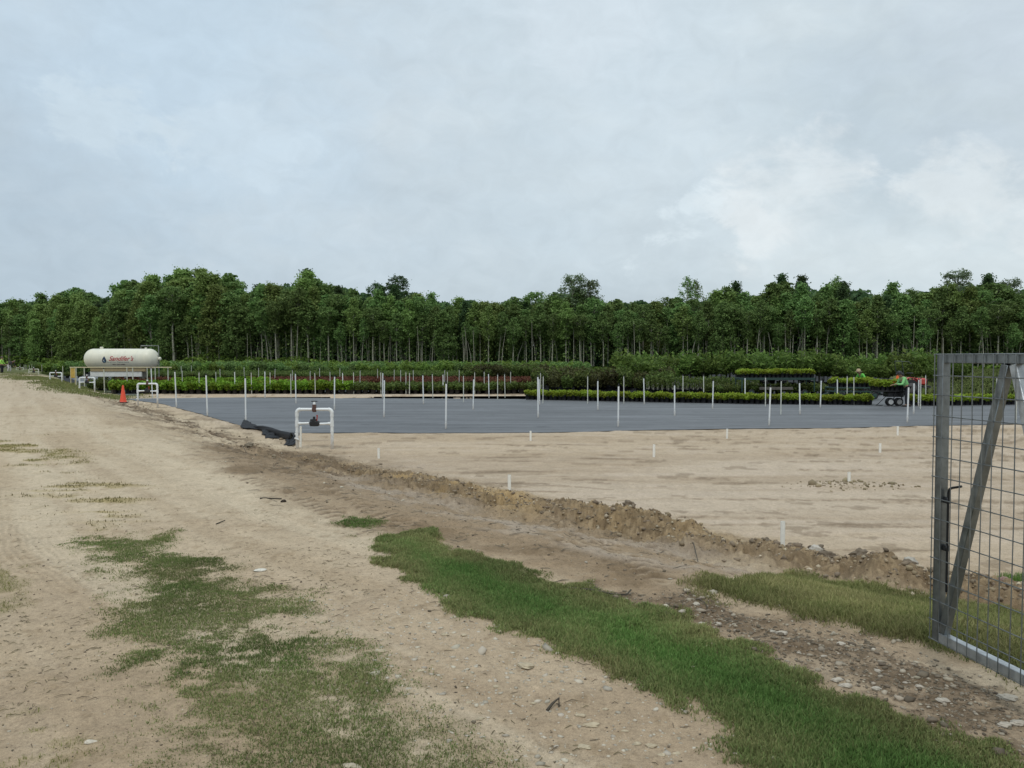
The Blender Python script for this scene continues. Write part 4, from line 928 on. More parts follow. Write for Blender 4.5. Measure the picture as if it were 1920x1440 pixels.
bed(K3, 200, 1030, 712, 14, .75, 1.3, 'grey-green bush, first row behind red bed', 'first row of grey-green bushes', 'potted bush', 1, 'rows of grey-green bushes receding towards the wood', 'potted_bush_rows')
bed(K8, 190, 1100, 703, 9, 1.0, 2.2, 'tall leafy hedge plant before the wood', 'first row of tall hedge plants', 'hedge plant', 1, 'rows of tall leafy hedge plants before the wood', 'hedge_plant_rows')
bed(K8, 62, 200, 701, 5, .9, 1.0, 'tall leafy hedge plant beyond far stands', 'hedge plants beyond the tank', 'hedge plant', 1, 'hedge plants massed beyond the far valve stands', 'hedge_plant_rows')
bed(K3, 82, 150, 709, 3, .6, .6, 'low dark bush behind the verge stands', 'dark pots near the tank', 'potted bush', 1, 'dark potted bushes near the tank', 'potted_bush_rows')
bed(K5[1:], 172, 222, 733, 4, .55, .6, 'dark green bush in front of tank', 'dark bushes in front of the tank', 'potted bush', 1, 'dark green bushes in front of the tank', 'potted_bush_rows', sr=(.5, .68))
bed(K4, 225, 330, 722, 5, .6, .8, 'brown-red bush below the tank', 'brown-red bushes below the tank', 'potted bush', 1, 'brown-red bushes massed below the tank', 'potted_bush_rows')
# dark shrubs and shade-house-height young trees
bed(K5, 1012, 1250, 734, 9, .85, 1.2, 'dark brownish shrub, front row', 'front row of dark brownish shrubs', 'nursery shrub', 1, 'dark brownish shrubs massed behind their front row', 'nursery_shrub_rows')
bed(K5, 880, 1020, 712, 5, .9, 1.2, 'dark upright shrub past red bed', 'dark upright shrubs', 'nursery shrub', 1, 'dark upright shrubs behind their first row', 'nursery_shrub_rows')
bed(K6, 1170, 1745, 728, 5, 1.15, 1.5, 'young nursery tree behind the wagons', 'front row of young nursery trees', 'nursery tree', 2, 'young nursery trees massed behind the front rows', 'nursery_tree_rows', .18)
bed(K6, 1745, 1800, 722, 4, 1.2, 1.5, 'young nursery tree at the meadow edge', 'young trees behind the gate', 'nursery tree', 1, 'young nursery trees behind the gate', 'nursery_tree_rows', .18)
bed(K7, 1215, 1420, 737, 6, .30, .42, 'slender potted sapling under young trees', 'first row of slender saplings', 'potted sapling', 1, 'rows of slender saplings under the young trees', 'sapling_rows')
bed(K3, 1330, 1640, 742, 4, .5, .6, 'dark low bush behind the lime bed', 'dark low bushes behind the lime bed', 'potted bush', 1, 'dark low bushes behind the lime green bed', 'potted_bush_rows')

# ------------------------------------------------------------------ white sprinkler risers
RIS = {}
def make_riser(h, mat, key):
    root = empty('sprinkler_riser', (0, 0, 0))
    MB().tube([(0, 0, -.05), (0, 0, h)], .026, 9).tube([(0, 0, .12), (0, 0, .20)], .032, 9).build('pole', mat, root)
    MB().lathe([(.024, h), (.028, h + .01), (.028, h + .05), (.012, h + .06), (.012, h + .10)], 9).build('nozzle', M['blackplastic'], root)
    RIS[key] = root; root['_used'] = 0; return root
near = [(461, 705, 793), (836, 715, 804), (1159, 720, 800), (1442, 722, 798), (1701, 722, 792), (389, 700, 780), (331, 694, 764),
    (720, 709, 782.5), (1009, 703, 783), (1265, 719, 780), (1500, 714.5, 777), (1713, 715, 776),
    (627, 703, 768.5), (887, 708, 768), (1121, 711, 769), (1336, 711, 766.5), (1538, 710.5, 764.5), (1722, 709, 762),
    (555, 698, 756.5), (794, 701, 757.5), (1012, 708, 758.5), (1208, 706.5, 758), (1397, 706, 756), (1570, 708.5, 755),
    (497, 694, 747), (717, 697, 746.5), (917, 699, 747), (441, 695, 738), (643.5, 697, 738.5), (831, 700, 738.5), (286, 688, 748), (196, 690, 734), (143.5, 688, 720.5), (118, 685, 713)]
hidden = [(1102, 703), (1170, 703), (1281, 702), (1320, 702), (1436, 705), (1465, 711), (1589, 702.5), (1602, 704), (1727, 707), (1737, 701), (1907, 717), (1870, 706),
    (341.6, 693), (373, 696), (405, 695), (413, 690), (458, 687), (471.5, 696), (484.5, 688), (506, 696), (515, 690), (545, 698), (548, 692), (581.6, 694), (591, 697), (599.5, 689), (619, 695), (637, 689), (663, 696), (674.5, 693),
    (359, 684), (340, 685), (708, 690), (714, 696), (739, 691), (751, 692), (761, 696), (767.5, 697), (775, 692), (811.5, 699), (833.5, 692), (860.7, 692), (869, 702), (890, 696), (908, 695), (933, 700), (947, 699), (957.6, 695), (839, 695),
    (158, 689), (179, 687), (248.5, 690), (270, 687), (315, 692), (78.5, 682), (60, 682), (49, 682), (45, 681), (1018, 703), (1014, 697), (55, 684)]
ordw = ['first', 'second', 'third', 'fourth', 'fifth', 'sixth', 'seventh', 'eighth']
groups = [(0, 7), (7, 12), (12, 18), (18, 24), (24, 34)]
rowname = ['in the row beside the bare field', 'in the second row on the mat', 'in the third row on the mat', 'in the fourth row on the mat', 'along the sand strip and the far mat edge']
near_l = []
for gi, (a, b) in enumerate(groups):
    sub = sorted(near[a:b]); 
    for i, p in enumerate(sub): near_l.append((p, f'white riser, {ordw[i] if i < 8 else ["ninth", "tenth"][i - 8]} from the tank side {rowname[gi]}'))
for (px, pt, pb), lab in near_l:
    p = at(px, pb, FIELD) if px > 250 else at(px, pb, -.5)
    top = CAM_H + (669 - pt) / FPX * p.y * 1.0; h = max(.9, top - p.z - .08)
    old = px < 200
    root = make_riser(h, M['pvc_old'] if old else M['pvc'], px); root.location = p; root.rotation_euler = (R(tr_rng.uniform(-.8, .8)), R(tr_rng.uniform(-1.8, 1.8)), tr_rng.uniform(0, 6) * 0); tag(root, lab, 'sprinkler riser', 'white sprinkler risers')
rf = make_riser(1.30, M['pvc_far'], 'far'); ro = make_riser(1.30, M['pvc_old'], 'old')
for o_ in list(rf.children) + list(ro.children): o_.scale = (.8, .8, 1)
for (px, pt) in hidden:
    Y = FPX * (CAM_H - (FIELD + 1.38)) / (pt - 669); Y = min(Y, 92); x = (px - 960) / FPX * Y
    lab = 'white riser standing among the ' + ('far beds beside the tank' if px < 330 else 'green beds beyond the bright bushes' if px < 520 else 'reddish and grey-green beds' if px < 1000 else 'dark shrubs and young trees' if px < 1560 else 'pots by the tractor and gate')
    base = ro if px < 200 else rf
    if not base['_used']: base['_used'] = 1; base.location = (x, Y, FIELD); tag(base, lab, 'sprinkler riser', 'risers among the plants')
    else: o = dup(base, (x, Y, FIELD), tr_rng.uniform(0, 6), None, lab, 'risers among the plants'); o.rotation_euler[1] = R(tr_rng.uniform(-1.5, 1.5)); o['category'] = 'sprinkler riser'
# short stubs in the bare field
for (px, pt, pb, lab) in [(1467, 977, 1027, 'thick grey-white pipe stub standing in the dirt ridge'), (955, 890, 921, 'short white pipe stub behind the low start of the ridge'), (1592, 885, 909, 'short white pipe stub in a low heap of loose soil'), (1226, 833, 857, 'short white pipe stub alone midway across the bare field'),
        (1650, 831, 850, 'short white pipe stub on bare soil beside the gate stile'), (995, 808, 826, 'short white pipe stub at mat edge, below the third tall riser'), (1363, 804, 823, 'short white pipe stub just off the middle of the mat edge'), (1683, 799, 816, 'short white pipe stub under the mat edge next to the gate'), (710, 840, 859, 'short cream pipe stub near the big valve stand'), (563.5, 799, 838, 'thin white pipe stub behind the valve stand leg')]:
    z = FIELD + (.06 if px in (1467,) else 0) - (0 if px != 710 else 0)
    p = at(px, pb, -.55 if px == 1467 else FIELD); r_ = .027 if px != 1467 else .026; h = (pb - pt) / FPX * p.y
    b = MB().tube([(0, 0, -.12), (0, 0, h)], r_, 12, False).tube([(0, 0, h), (0, 0, h - .1)], r_ * .86, 12, False)
    o = b.build('pipe_stub', M['stub'], None, loc=p, rot=(R(tr_rng.uniform(-1, 1)), R(tr_rng.uniform(-1.5, 1.5)), 0)); tag(o, lab, 'pipe stub', 'short pipe stubs in the bare field')

# ------------------------------------------------------------------ valve stands
def arc_pts(c, r_, a0, a1, n=5):
    return [(c[0] + r_ * math.cos(a0 + (a1 - a0) * i / n), 0, c[1] + r_ * math.sin(a0 + (a1 - a0) * i / n)) for i in range(n + 1)]
def valve_stand(px0, px1, pt, pb, label, old=False, detail=True, W=.93, lean=0.):
    Y = FPX * W / (px1 - px0); xc = ((px0 + px1) / 2 - 960) / FPX * Y; top = CAM_H + (669 - pt) / FPX * Y; bot = CAM_H + (669 - pb) / FPX * Y
    H = top - bot; mat = M['pvc_old'] if old else M['pvc']; t = empty('valve_stand', (xc, Y, bot), 0, label, 'valve stand', 'white pipe valve stands along the track')
    r_ = .037; hw = W / 2 - r_; zt = H - r_; er = .085
    for s in (-1, 1):
        dz = -.02 if s < 0 else .03
        MB().tube([(s * hw + lean, 0, -.25), (s * hw, 0, zt - er)], r_, 14).build('leg', mat, t)
        MB().tube([(s * (hw - er + er * math.cos(a)), 0, zt - er + er * math.sin(a)) for a in [math.pi / 2 * i / 6 for i in range(7)]], r_ * 1.22, 14).tube([(s * hw, 0, zt - er - .09), (s * hw, 0, zt - er)], r_ * 1.2, 14).build('elbow', mat, t)
        zc = H * .585
        MB().tube([(s * hw, 0, zc - .07), (s * hw, 0, zc + .07)], r_ * 1.22, 14).tube([(s * hw, 0, zc), (s * .13, 0, zc - .01 * s)], r_ * .78, 12).tube([(s * (hw - .10), 0, zc), (s * (hw - .03), 0, zc)], r_ * 1.0, 12).build('cross_pipe', mat, t)
        MB().tube([(s * (hw - er), 0, zt), (s * .045, 0, zt)], r_, 14).build('top_pipe', mat, t)
        if detail: MB().tube([(s * hw, 0, H * .36), (s * hw, 0, H * .36 + .03)], r_ * 1.12, 14).build('collar', mat, t)
    v = MB().tube([(-.05, 0, zt), (.05, 0, zt)], r_ * 1.25, 14).box((0, 0, zt + .03), (.085, .085, .19), None, .01).build('top_valve', M['brown'], t)
    MB().lathe([(.035, zt + .125), (.028, zt + .16), (.022, zt + .185)], 12).build('bonnet', M['pvc'], v)
    MB().box((0, 0, zt + .20), (.15, .035, .022), None, .008).build('handle', M['blackplastic'], v)
    zc = H * .585
    c = MB().box((0, 0, zc), (.22, .13, .13), None, .02).lathe([(.07, zc + .06), (.065, zc + .11), (.03, zc + .12), (.03, zc + .17)], 12, (-.01, 0, 0)).box((-.075, 0, zc + .085), (.05, .06, .05), None, .01).build('control_valve', M['blackplastic'], t)
    MB().tube([(.06, 0, zc + .06), (.065, 0, zc + .15), (.065, 0, zc + .21)], [.012, .014, .02], 8).build('red_knob', M['red'], c)
    if detail: MB().tube([(-hw - .05, -.03, H * .2), (-hw + .06, -.06, H * .16)], .02, 8).tube([(-hw - .02, .02, H * .28), (-hw - .06, .02, H * .32)], .02, 8).build('drain_tee', M['pvc'], t)
    return t
valve_stand(553, 624.5, 765, 836, 'large white pipe stand with black valve beside the black roll', lean=0)
valve_stand(256, 296, 718, 755, 'white pipe stand with black valve next to the orange cone')
valve_stand(147.5, 178, 707, 731, 'white pipe stand between the verge grass and the yellow rail')
valve_stand(92.5, 116.5, 698, 716, 'white pipe stand on the verge beyond the yellow rail end', detail=False)
valve_stand(53.5, 73, 691.5, 706, 'cream pipe stand on the verge, second past the rail end', True, False)
valve_stand(30, 44.5, 689, 701, 'cream pipe stand on the verge, third past the rail end', True, False)
valve_stand(9, 18.5, 688, 696, 'cream pipe stand just behind the standing worker', True, False, .85)

# ------------------------------------------------------------------ traffic cone
p = at(231, 755); p.z = gh(p.x, p.y)
t = empty('traffic_cone', p, R(12), 'orange traffic cone standing on the sand beside a valve stand', 'traffic cone')
hc = 33 / FPX * p.y
MB().box((0, 0, .02), (.42, .42, .035), None, .012).build('base', M['cone_base'], t)
MB().lathe([(.165, .036), (.15, .06), (.135, .10), (.035, hc - .03), (.028, hc), (.018, hc)], 24, (0, 0, 0)).build('cone_body', M['cone'], t)

# ------------------------------------------------------------------ black roll of ground cover
def wpt(px, py, dz=0.):
    q = at(px, py); q.z = float(noise_h(np.array([q.x]), np.array([q.y]))[0]) + dz; return q
def fabric_roll():
    A = wpt(545, 832); o = empty('ground_cover_roll', A, 0, 'unrolled black woven ground cover heaped at the mat corner', 'fabric roll')
    m = bpy.data.materials.new('black_woven'); m.use_nodes = True; tt = m.node_tree; b = tt.nodes['Principled BSDF']; b.inputs['Roughness'].default_value = .75; b.inputs['Specular IOR Level'].default_value = .25
    cc = tt.nodes.new('ShaderNodeTexCoord').outputs['Object']; tt.links.new(mixc(tt, noise(tt, cc, 5, 4, .6), (.006, .006, .007), (.02, .021, .024)), b.inputs['Base Color'])
    ends = [wpt(476, 804, .05), wpt(492, 808, .08), wpt(510, 814, .10), wpt(528, 821, .11), wpt(546, 829, .12)]
    V = []; n = 26; Kn = 30
    for i in range(Kn):
        f = i / (Kn - 1) * (len(ends) - 1); j = min(int(f), len(ends) - 2); q = ends[j].lerp(ends[j + 1], f - j) - A
        r_ = .075 + .045 * (i / Kn)
        for k in range(n):
            a = 2 * math.pi * k / n; rr = r_ * (1 + .22 * math.sin(3 * a + i * .35) * (1 - i / Kn) + .12 * math.sin(7 * a + i * .6) * (1.1 - i / Kn))
            V.append((q.x + .12 * math.cos(a) * rr, q.y + math.cos(a) * rr, q.z + math.sin(a) * rr * (.75 + .25 * i / Kn)))
    F = [(i * n + k, i * n + (k + 1) % n, (i + 1) * n + (k + 1) % n, (i + 1) * n + k) for i in range(Kn - 1) for k in range(n)]
    me = np_mesh('roll', V, F, m, None, True); ob = link('roll', me, o); md = ob.modifiers.new('t', 'SOLIDIFY'); md.thickness = .012
    # spiral end
    e = ends[-1] - A; sp = [(e.x + .012, e.y + math.cos(a) * (.02 + .0095 * a), e.z + math.sin(a) * (.02 + .0095 * a)) for a in [i * .35 for i in range(38)]]
    MB().tube(sp, .006, 5).build('rolled_end', M['olive_rim'], o)
    def cloth(name, corners, amp, seed, fr=7):
        nn = 26; c = [q - A for q in corners]; V = []
        for i in range(nn):
            for j in range(nn):
                u, v = i / (nn - 1), j / (nn - 1); q = (c[0] * (1 - u) + c[1] * u) * (1 - v) + (c[3] * (1 - u) + c[2] * u) * v
                w1 = float(fbm(np.array([u * fr / 3 + seed]), np.array([v * fr / 3]), 1.6, 3, seed)[0]); ed = .3 + .7 * math.sin(math.pi * u) ** .5 * math.sin(math.pi * v) ** .3 if 0 < u < 1 and 0 < v < 1 else .35
                V.append((q.x + (w1 - .5) * .12, q.y + (w1 - .5) * .2, q.z + max(0, w1 - .25) * amp * ed * 2))
        i = np.arange(nn - 1)[:, None] * nn + np.arange(nn - 1)[None]; F = np.stack([i, i + 1, i + nn + 1, i + nn], -1).reshape(-1, 4)
        ob = link(name, np_mesh(name, V, F, m, None, True), o); md = ob.modifiers.new('t', 'SOLIDIFY'); md.thickness = .006
    cloth('folded_corner', [wpt(453, 805, .02), wpt(492, 808, .02), wpt(484, 803, .05), wpt(456, 795, .16)], .06, 3)
    cloth('crumpled_sheet', [wpt(494, 815, .01), wpt(530, 822, .01), wpt(526, 815, .06), wpt(490, 807, .07)], .09, 9, 12)
    cloth('loose_sheet', [wpt(496, 820.5, .012), wpt(538, 823, .012), wpt(530, 813, .05), wpt(498, 812, .07)], .03, 14)
    cloth('hanging_flap', [wpt(534, 834, .0), wpt(552, 836, .01), wpt(561, 824, .12), wpt(542, 820, .14)], .07, 21, 10)
M['olive_rim'] = material('rim', (.035, .03, .018), .7)
fabric_roll()

# ------------------------------------------------------------------ gas tank
def gas_tank():
    Y = 62.; k = Y / FPX; X0 = (160.5 - 960) * k; X1 = (297.5 - 960) * k; top = CAM_H + (669 - 654) * k; bot = CAM_H + (669 - 692.5) * k
    r_ = (top - bot) / 2; zc = (top + bot) / 2; Lh = (X1 - X0) / 2; xc = (X0 + X1) / 2
    t = empty('gas_tank', (xc, Y, FIELD), 0, 'long cream gas tank with rounded ends and red script lettering', 'gas tank'); zc -= FIELD
    m = bpy.data.materials.new('tank_paint'); m.use_nodes = True; tt = m.node_tree; b = tt.nodes['Principled BSDF']; b.inputs['Roughness'].default_value = .4
    co = tt.nodes.new('ShaderNodeTexCoord').outputs['Object']
    st = noise(tt, co, 1.4, 5, .65, 0, (2.2, 1, .35)); c = mixc(tt, ramp(tt, st, [(.45, 0.), (.72, .55)]), (.70, .67, .55), (.50, .50, .42))
    c = mixc(tt, ramp(tt, noise(tt, co, .8, 4, .6), [(.45, 0.), (.75, .35)]), c, (.72, .66, .45)); tt.links.new(c, b.inputs['Base Color'])
    Mx = Matrix(((0, 0, 1), (0, 1, 0), (-1, 0, 0))); ld = r_ * .86; prof = []
    for i in range(13): a = math.pi / 2 * i / 12; prof.append((max(.002, r_ * math.sin(a)), -Lh + ld * (1 - math.cos(a))))
    for z in np.linspace(-Lh + ld + .15, Lh - ld - .15, 8): prof.append((r_, float(z)))
    for i in range(13): a = math.pi / 2 * (1 - i / 12); prof.append((max(.002, r_ * math.sin(a)), Lh - ld * (1 - math.cos(a))))
    MB().lathe(prof, 56, (0, 0, zc), Mx).build('shell', m, t)
    for z in (-Lh * .62, Lh * .60): MB().lathe([(r_ * 1.0, z - .02), (r_ * 1.006, z - .012), (r_ * 1.006, z + .012), (r_ * 1.0, z + .02)], 56, (0, 0, zc), Mx, False).build('weld_seam', m, t)
    conc = material('saddle_concrete', (.45, .44, .40), .9, var=.15, vscale=4)
    for x in (-Lh * .58, Lh * .55): MB().box((x, .2, (zc - r_ * .8) / 2), (.22, r_ * 1.2, zc - r_ * .8), None, .03).build('saddle', material('saddle_steel', (.16, .15, .12), .7, var=.2), t)
    MB().box((-Lh * .10, -.35, .88), (Lh * 1.40, .14, .46), None, .02).build('concrete_kerb', material('kerb_white', (.66, .66, .62), .85, var=.1, vscale=3), t)
    MB().box((-.1, -.28, zc - r_ - .05), (Lh * 1.5, .4, .24), None, .02).build('cradle_beam', material('cradle_tan', (.34, .26, .14), .7, var=.2), t)
    steel = material('loading_pipe', (.20, .21, .19), .6, .3)
    xa, xb = (265 - 960) * k - xc, (298 - 960) * k - xc; zt = CAM_H + (669 - 648.5) * k - FIELD
    MB().tube([(xa, 0, zc + r_ * .95), (xa, 0, zt), (xb, 0, zt), (xb, 0, .3)], .045, 8).build('vent_pipe', steel, t)
    MB().lathe([(.13, zc + r_ * .96), (.13, zc + r_ + .12), (.10, zc + r_ + .15)], 16, (-Lh * .55, 0, 0)).build('dome_lid', m, t)
    MB().lathe([(.09, zc + r_ * .9), (.09, zc + r_ + .10)], 12, (Lh * .66, 0, 0)).lathe([(.06, zc + r_ * .62), (.06, zc + r_ * .86)], 12, (Lh * .86, 0, 0)).build('relief_valve', m, t)
    MB().lathe([(.05, 0), (.13, .04), (.15, .12), (.13, .20), (.05, .24)], 14, (Lh - .02, 0, zc + .02), Mx.to_3x3() @ Matrix.Identity(3) if False else Matrix(((0, 0, 1), (0, 1, 0), (-1, 0, 0)))).build('end_valve', m, t)
    # lettering wrapped on the front of the shell
    def wrap_text(txt, px0, px1, pyc, hpx, colr, shear, name, bold=0.):
        cu = bpy.data.curves.new(name, 'FONT'); cu.body = txt; cu.size = 1; cu.shear = shear; cu.offset = bold; cu.align_x = 'CENTER'; cu.align_y = 'CENTER'
        tmp = bpy.data.objects.new(name, cu); C.objects.link(tmp); bpy.context.view_layer.update()
        dg = bpy.context.evaluated_depsgraph_get(); me = bpy.data.meshes.new_from_object(tmp.evaluated_get(dg)); bpy.data.objects.remove(tmp)
        bm = bmesh.new(); bm.from_mesh(me); bmesh.ops.triangulate(bm, faces=bm.faces[:]); bmesh.ops.subdivide_edges(bm, edges=bm.edges[:], cuts=1)
        xs = [v.co.x for v in bm.verts]; ys = [v.co.y for v in bm.verts]; cx, cy = (min(xs) + max(xs)) / 2, (min(ys) + max(ys)) / 2
        sx = (px1 - px0) * k / (max(xs) - min(xs)); sy = hpx * k / (max(ys) - min(ys)); ox = ((px0 + px1) / 2 - 960) * k - xc; oz = CAM_H + (669 - pyc) * k - FIELD
        for v in bm.verts:
            z = oz + (v.co.y - cy) * sy; q = (z - zc) / r_; yy = -math.sqrt(max(.0, 1 - q * q)) * r_ - .012; v.co = Vector((ox + (v.co.x - cx) * sx, yy, z))
        bm.to_mesh(me); bm.free(); me.materials.append(material(name + '_paint', colr, .5)); return link(name, me, t)
    wrap_text("Sandifer's", 214.5, 260.5, 672, 8.8, (.42, .035, .045), .45, 'script_lettering', .012)
    wrap_text("For all Your Propane Needs", 210, 251.5, 679, 2.3, (.05, .09, .17), .3, 'slogan_lettering', .01)
    wrap_text("803-245-4480", 220, 243, 683.3, 2.0, (.10, .06, .08), 0, 'phone_lettering', .02)
    # drop emblem
    def drop(cx, cz, w_, h_, y_, mat, name, flame=False):
        pts = []
        for i in range(28):
            a = 2 * math.pi * i / 28; x = math.sin(a) * w_ / 2 * 1.35 * (math.sin(a / 2) ** 1.1); z = math.cos(a) * h_ / 2; pts.append((x, z))
        if flame: pts = [(x + .25 * w_ * (z / h_ + .5), z) for x, z in pts]
        V = []
        for d in (0, .008):
            for (x, z) in pts:
                zz = cz + z; q = (zz - zc) / r_; V.append((cx + x, -math.sqrt(max(0, 1 - q * q)) * r_ - y_ - d, zz))
        n = len(pts); F = [tuple(range(n))[::-1], tuple(range(n, 2 * n))] + [(i, (i + 1) % n, n + (i + 1) % n, n + i) for i in range(n)]
        MB().add(V, F).build(name, mat, t, False)
    ex = (205.8 - 960) * k - xc; ez = CAM_H + (669 - 674.2) * k - FIELD
    drop(ex, ez, 7.6 * k, 12.5 * k, .010, material('emblem_navy', (.012, .03, .075), .5), 'drop_emblem')
    drop(ex + .02, ez - .10, 3.4 * k, 5.4 * k, .020, material('emblem_blue', (.22, .36, .45), .5), 'emblem_flame', True)
    drop(ex + .055, ez - .075, 2.4 * k, 3.8 * k, .030, material('emblem_navy', (.012, .03, .075), .5), 'emblem_core', True)
    return t
gas_tank()
# yellow guard rail in front of the tank
def guard_rail():
    Y = 57.; k = Y / FPX; X0 = (131 - 960) * k; X1 = (322 - 960) * k; zt = CAM_H + (669 - 689) * k - FIELD; t = empty('guard_rail', ((X0 + X1) / 2, Y, FIELD), 0, 'long yellow-cream pipe rail standing in front of the gas tank', 'guard rail'); Lh = (X1 - X0) / 2
    my = material('rail_paint', (.55, .47, .28), .55, var=.12, vscale=3)
    MB().tube([(-Lh, 0, zt), (Lh, 0, zt)], .036, 10).build('rail', my, t)
    for px in (158, 238, 249, 276, 291, 315): x = (px - 960) * k - (X0 + X1) / 2; MB().tube([(x, 0, -.1), (x, 0, zt)], .035, 8).build('post', M['pvc_old'], t)
    mo = material('panel_ochre', (.50, .33, .07), .6, var=.2, vscale=3)
    x = (136.5 - 960) * k - (X0 + X1) / 2; MB().box((x, .0, zt - .42), (.30, .06, .70), None, .01).build('ochre_panel', mo, t)
    MB().tube([(x - .16, 0, 0), (x - .16, 0, zt)], .03, 8).tube([(x + .17, 0, 0), (x + .17, 0, zt)], .03, 8).build('panel_frame', my, t)
guard_rail()

# ------------------------------------------------------------------ people
M['skin'] = material('skin', (.30, .17, .11), .55)
def skin_mesh(name, nodes, edges, mat, parent, sub=1):
    me = bpy.data.meshes.new(name); me.from_pydata([n[0] for n in nodes], edges, []); me.materials.append(mat); o = link(name, me, parent)
    o.modifiers.new('skin', 'SKIN'); me.skin_vertices[0].data[0].use_root = True
    for i, n in enumerate(nodes):
        r_ = n[1]; me.skin_vertices[0].data[i].radius = r_ if isinstance(r_, tuple) else (r_, r_); me.skin_vertices[0].data[i].use_root = (i == 0)
    o.modifiers['skin'].use_smooth_shade = True; sb = o.modifiers.new('sub', 'SUBSURF'); sb.levels = sub; sb.render_levels = sub; return o
def person(loc, rz, label, J, shirt, trousers, hat=None, hatcol=None, hair=(.02, .015, .01), H=1.7, glove=None):
    """J: joints in a figure of height 1.7 that faces +X. hip, chest, neck, head, elbows, hands, knees, feet"""
    s = H / 1.7; V3 = lambda p: tuple(q * s for q in p); t = empty('person', loc, rz, label, 'person')
    nodes = []; edges = []
    def add(p, r_, par=None):
        nodes.append((V3(p), r_ * s)); i = len(nodes) - 1
        if par is not None: edges.append((par, i))
        return i
    lp = lambda a, b, f: tuple(a[i] + (b[i] - a[i]) * f for i in range(3))
    hip = add(J['hip'], .125); waist = add(lp(J['hip'], J['chest'], .45), .115, hip); ch = add(J['chest'], .145, waist); sh = add(lp(J['chest'], J['neck'], .6), .12, ch); nk = add(J['neck'], .052, sh)
    hd0 = add(lp(J['neck'], J['head'], .5), .068, nk); hd = add(J['head'], .092, hd0); add(lp(J['neck'], J['head'], 1.45), .07, hd)
    face = [J['head'][0] + .095, J['head'][1], J['head'][2] - .02]; add(tuple(face), .018, hd)
    for sd_ in ('l', 'r'):
        y = .18 if sd_ == 'l' else -.18; shp = lp(J['chest'], J['neck'], .55); shp = (shp[0], y, shp[2]); a = add(shp, .06, sh); e = add(J['elb_' + sd_], .042, a); h0 = J['hand_' + sd_]; w_ = add(h0, .028, e)
        dv = Vector(h0) - Vector(J['elb_' + sd_]); dv.normalize(); side = dv.cross(Vector((0, 0, 1))); side = side.normalized() if side.length > .1 else Vector((0, 1, 0)); pm = add(tuple(Vector(h0) + dv * .06), .032, w_)
        for q, ln in ((-.030, .065), (-.011, .08), (.010, .075), (.029, .06)):
            b0 = Vector(h0) + dv * .09 + side * q; k1 = add(tuple(b0), .0095, pm); k2 = add(tuple(b0 + dv * ln * .6 + Vector((0, 0, -.008))), .0085, k1); add(tuple(b0 + dv * ln + Vector((0, 0, -.03))), .007, k2)
        th = add(tuple(Vector(h0) + dv * .05 + side * (.045 if sd_ == 'l' else -.045)), .011, pm); add(tuple(Vector(h0) + dv * .09 + side * (.058 if sd_ == 'l' else -.058)), .009, th)
        yh = .085 if sd_ == 'l' else -.085; hp = add((J['hip'][0], yh, J['hip'][2] - .06), .085, hip); kn = add(J['knee_' + sd_], .058, hp); ak = add(J['foot_' + sd_], .042, kn); add((J['foot_' + sd_][0] + .15, J['foot_' + sd_][1], .035), .035, ak)
    skin_mesh('body', nodes, edges, M['skin'], t)
    # shirt
    n2 = []; e2 = []
    def a2(p, r_, par=None):
        n2.append((V3(p), r_ * s)); i = len(n2) - 1
        if par is not None: e2.append((par, i))
        return i
    b0 = a2(lp(J['hip'], J['chest'], .05), .15); b1 = a2(lp(J['hip'], J['chest'], .5), .142, b0); b2 = a2(J['chest'], .165, b1); b3 = a2(lp(J['chest'], J['neck'], .6), .13, b2); a2(lp(J['chest'], J['neck'], .9), .065, b3)
    for sd_ in ('l', 'r'):
        y = .18 if sd_ == 'l' else -.18; shp = lp(J['chest'], J['neck'], .55); shp = (shp[0], y, shp[2]); q = a2(shp, .075, b3); e = a2(J['elb_' + sd_], .058, q); a2(lp(J['elb_' + sd_], J['hand_' + sd_], .92), .042, e)
    skin_mesh('shirt', n2, e2, shirt, t)
    n2 = []; e2 = []
    b0 = a2((J['hip'][0], 0, J['hip'][2] + .05), .135)
    for sd_ in ('l', 'r'):
        yh = .085 if sd_ == 'l' else -.085; q = a2((J['hip'][0], yh, J['hip'][2] - .06), .10, b0); kn = a2(J['knee_' + sd_], .075, q); a2((J['foot_' + sd_][0], J['foot_' + sd_][1], .09), .065, kn)
    skin_mesh('trousers', n2, e2, trousers, t)
    for sd_ in ('l', 'r'):
        f = J['foot_' + sd_]; MB().box((f[0] * s + .05 * s, f[1] * s, .045), (.27 * s, .10 * s, .09), None, .03).build('boot', M['boot'], t)
    hx, hy, hz = V3(J['head'])
    if hat == 'straw':
        MB().lathe([(.20, -.015), (.205, 0), (.115, .012), (.105, .10), (.075, .14), (.02, .15)], 24, (hx, hy, hz + .055)).build('straw_hat', hatcol, t)
    elif hat == 'cap':
        MB().lathe([(.17, -.01), (.17, .0), (.112, .01), (.11, .06), (.08, .11), (.02, .125)], 20, (hx, hy, hz + .04)).build('brimmed_hat', hatcol, t)
    else:
        MB().lathe([(.102, -.03), (.104, .03), (.085, .085), (.04, .12), (.005, .125)], 18, (hx - .012, hy, hz + .02)).build('hair', hatcol or material('hair', hair, .8), t)
    for sy in (-.034, .034): MB().lathe([(.002, -.012), (.012, 0), (.002, .012)], 8, (hx + .088 * s, hy + sy, hz + .005)).build('eye', M['blackplastic'], t)
    return t
M['boot'] = material('boot', (.03, .022, .018), .7)
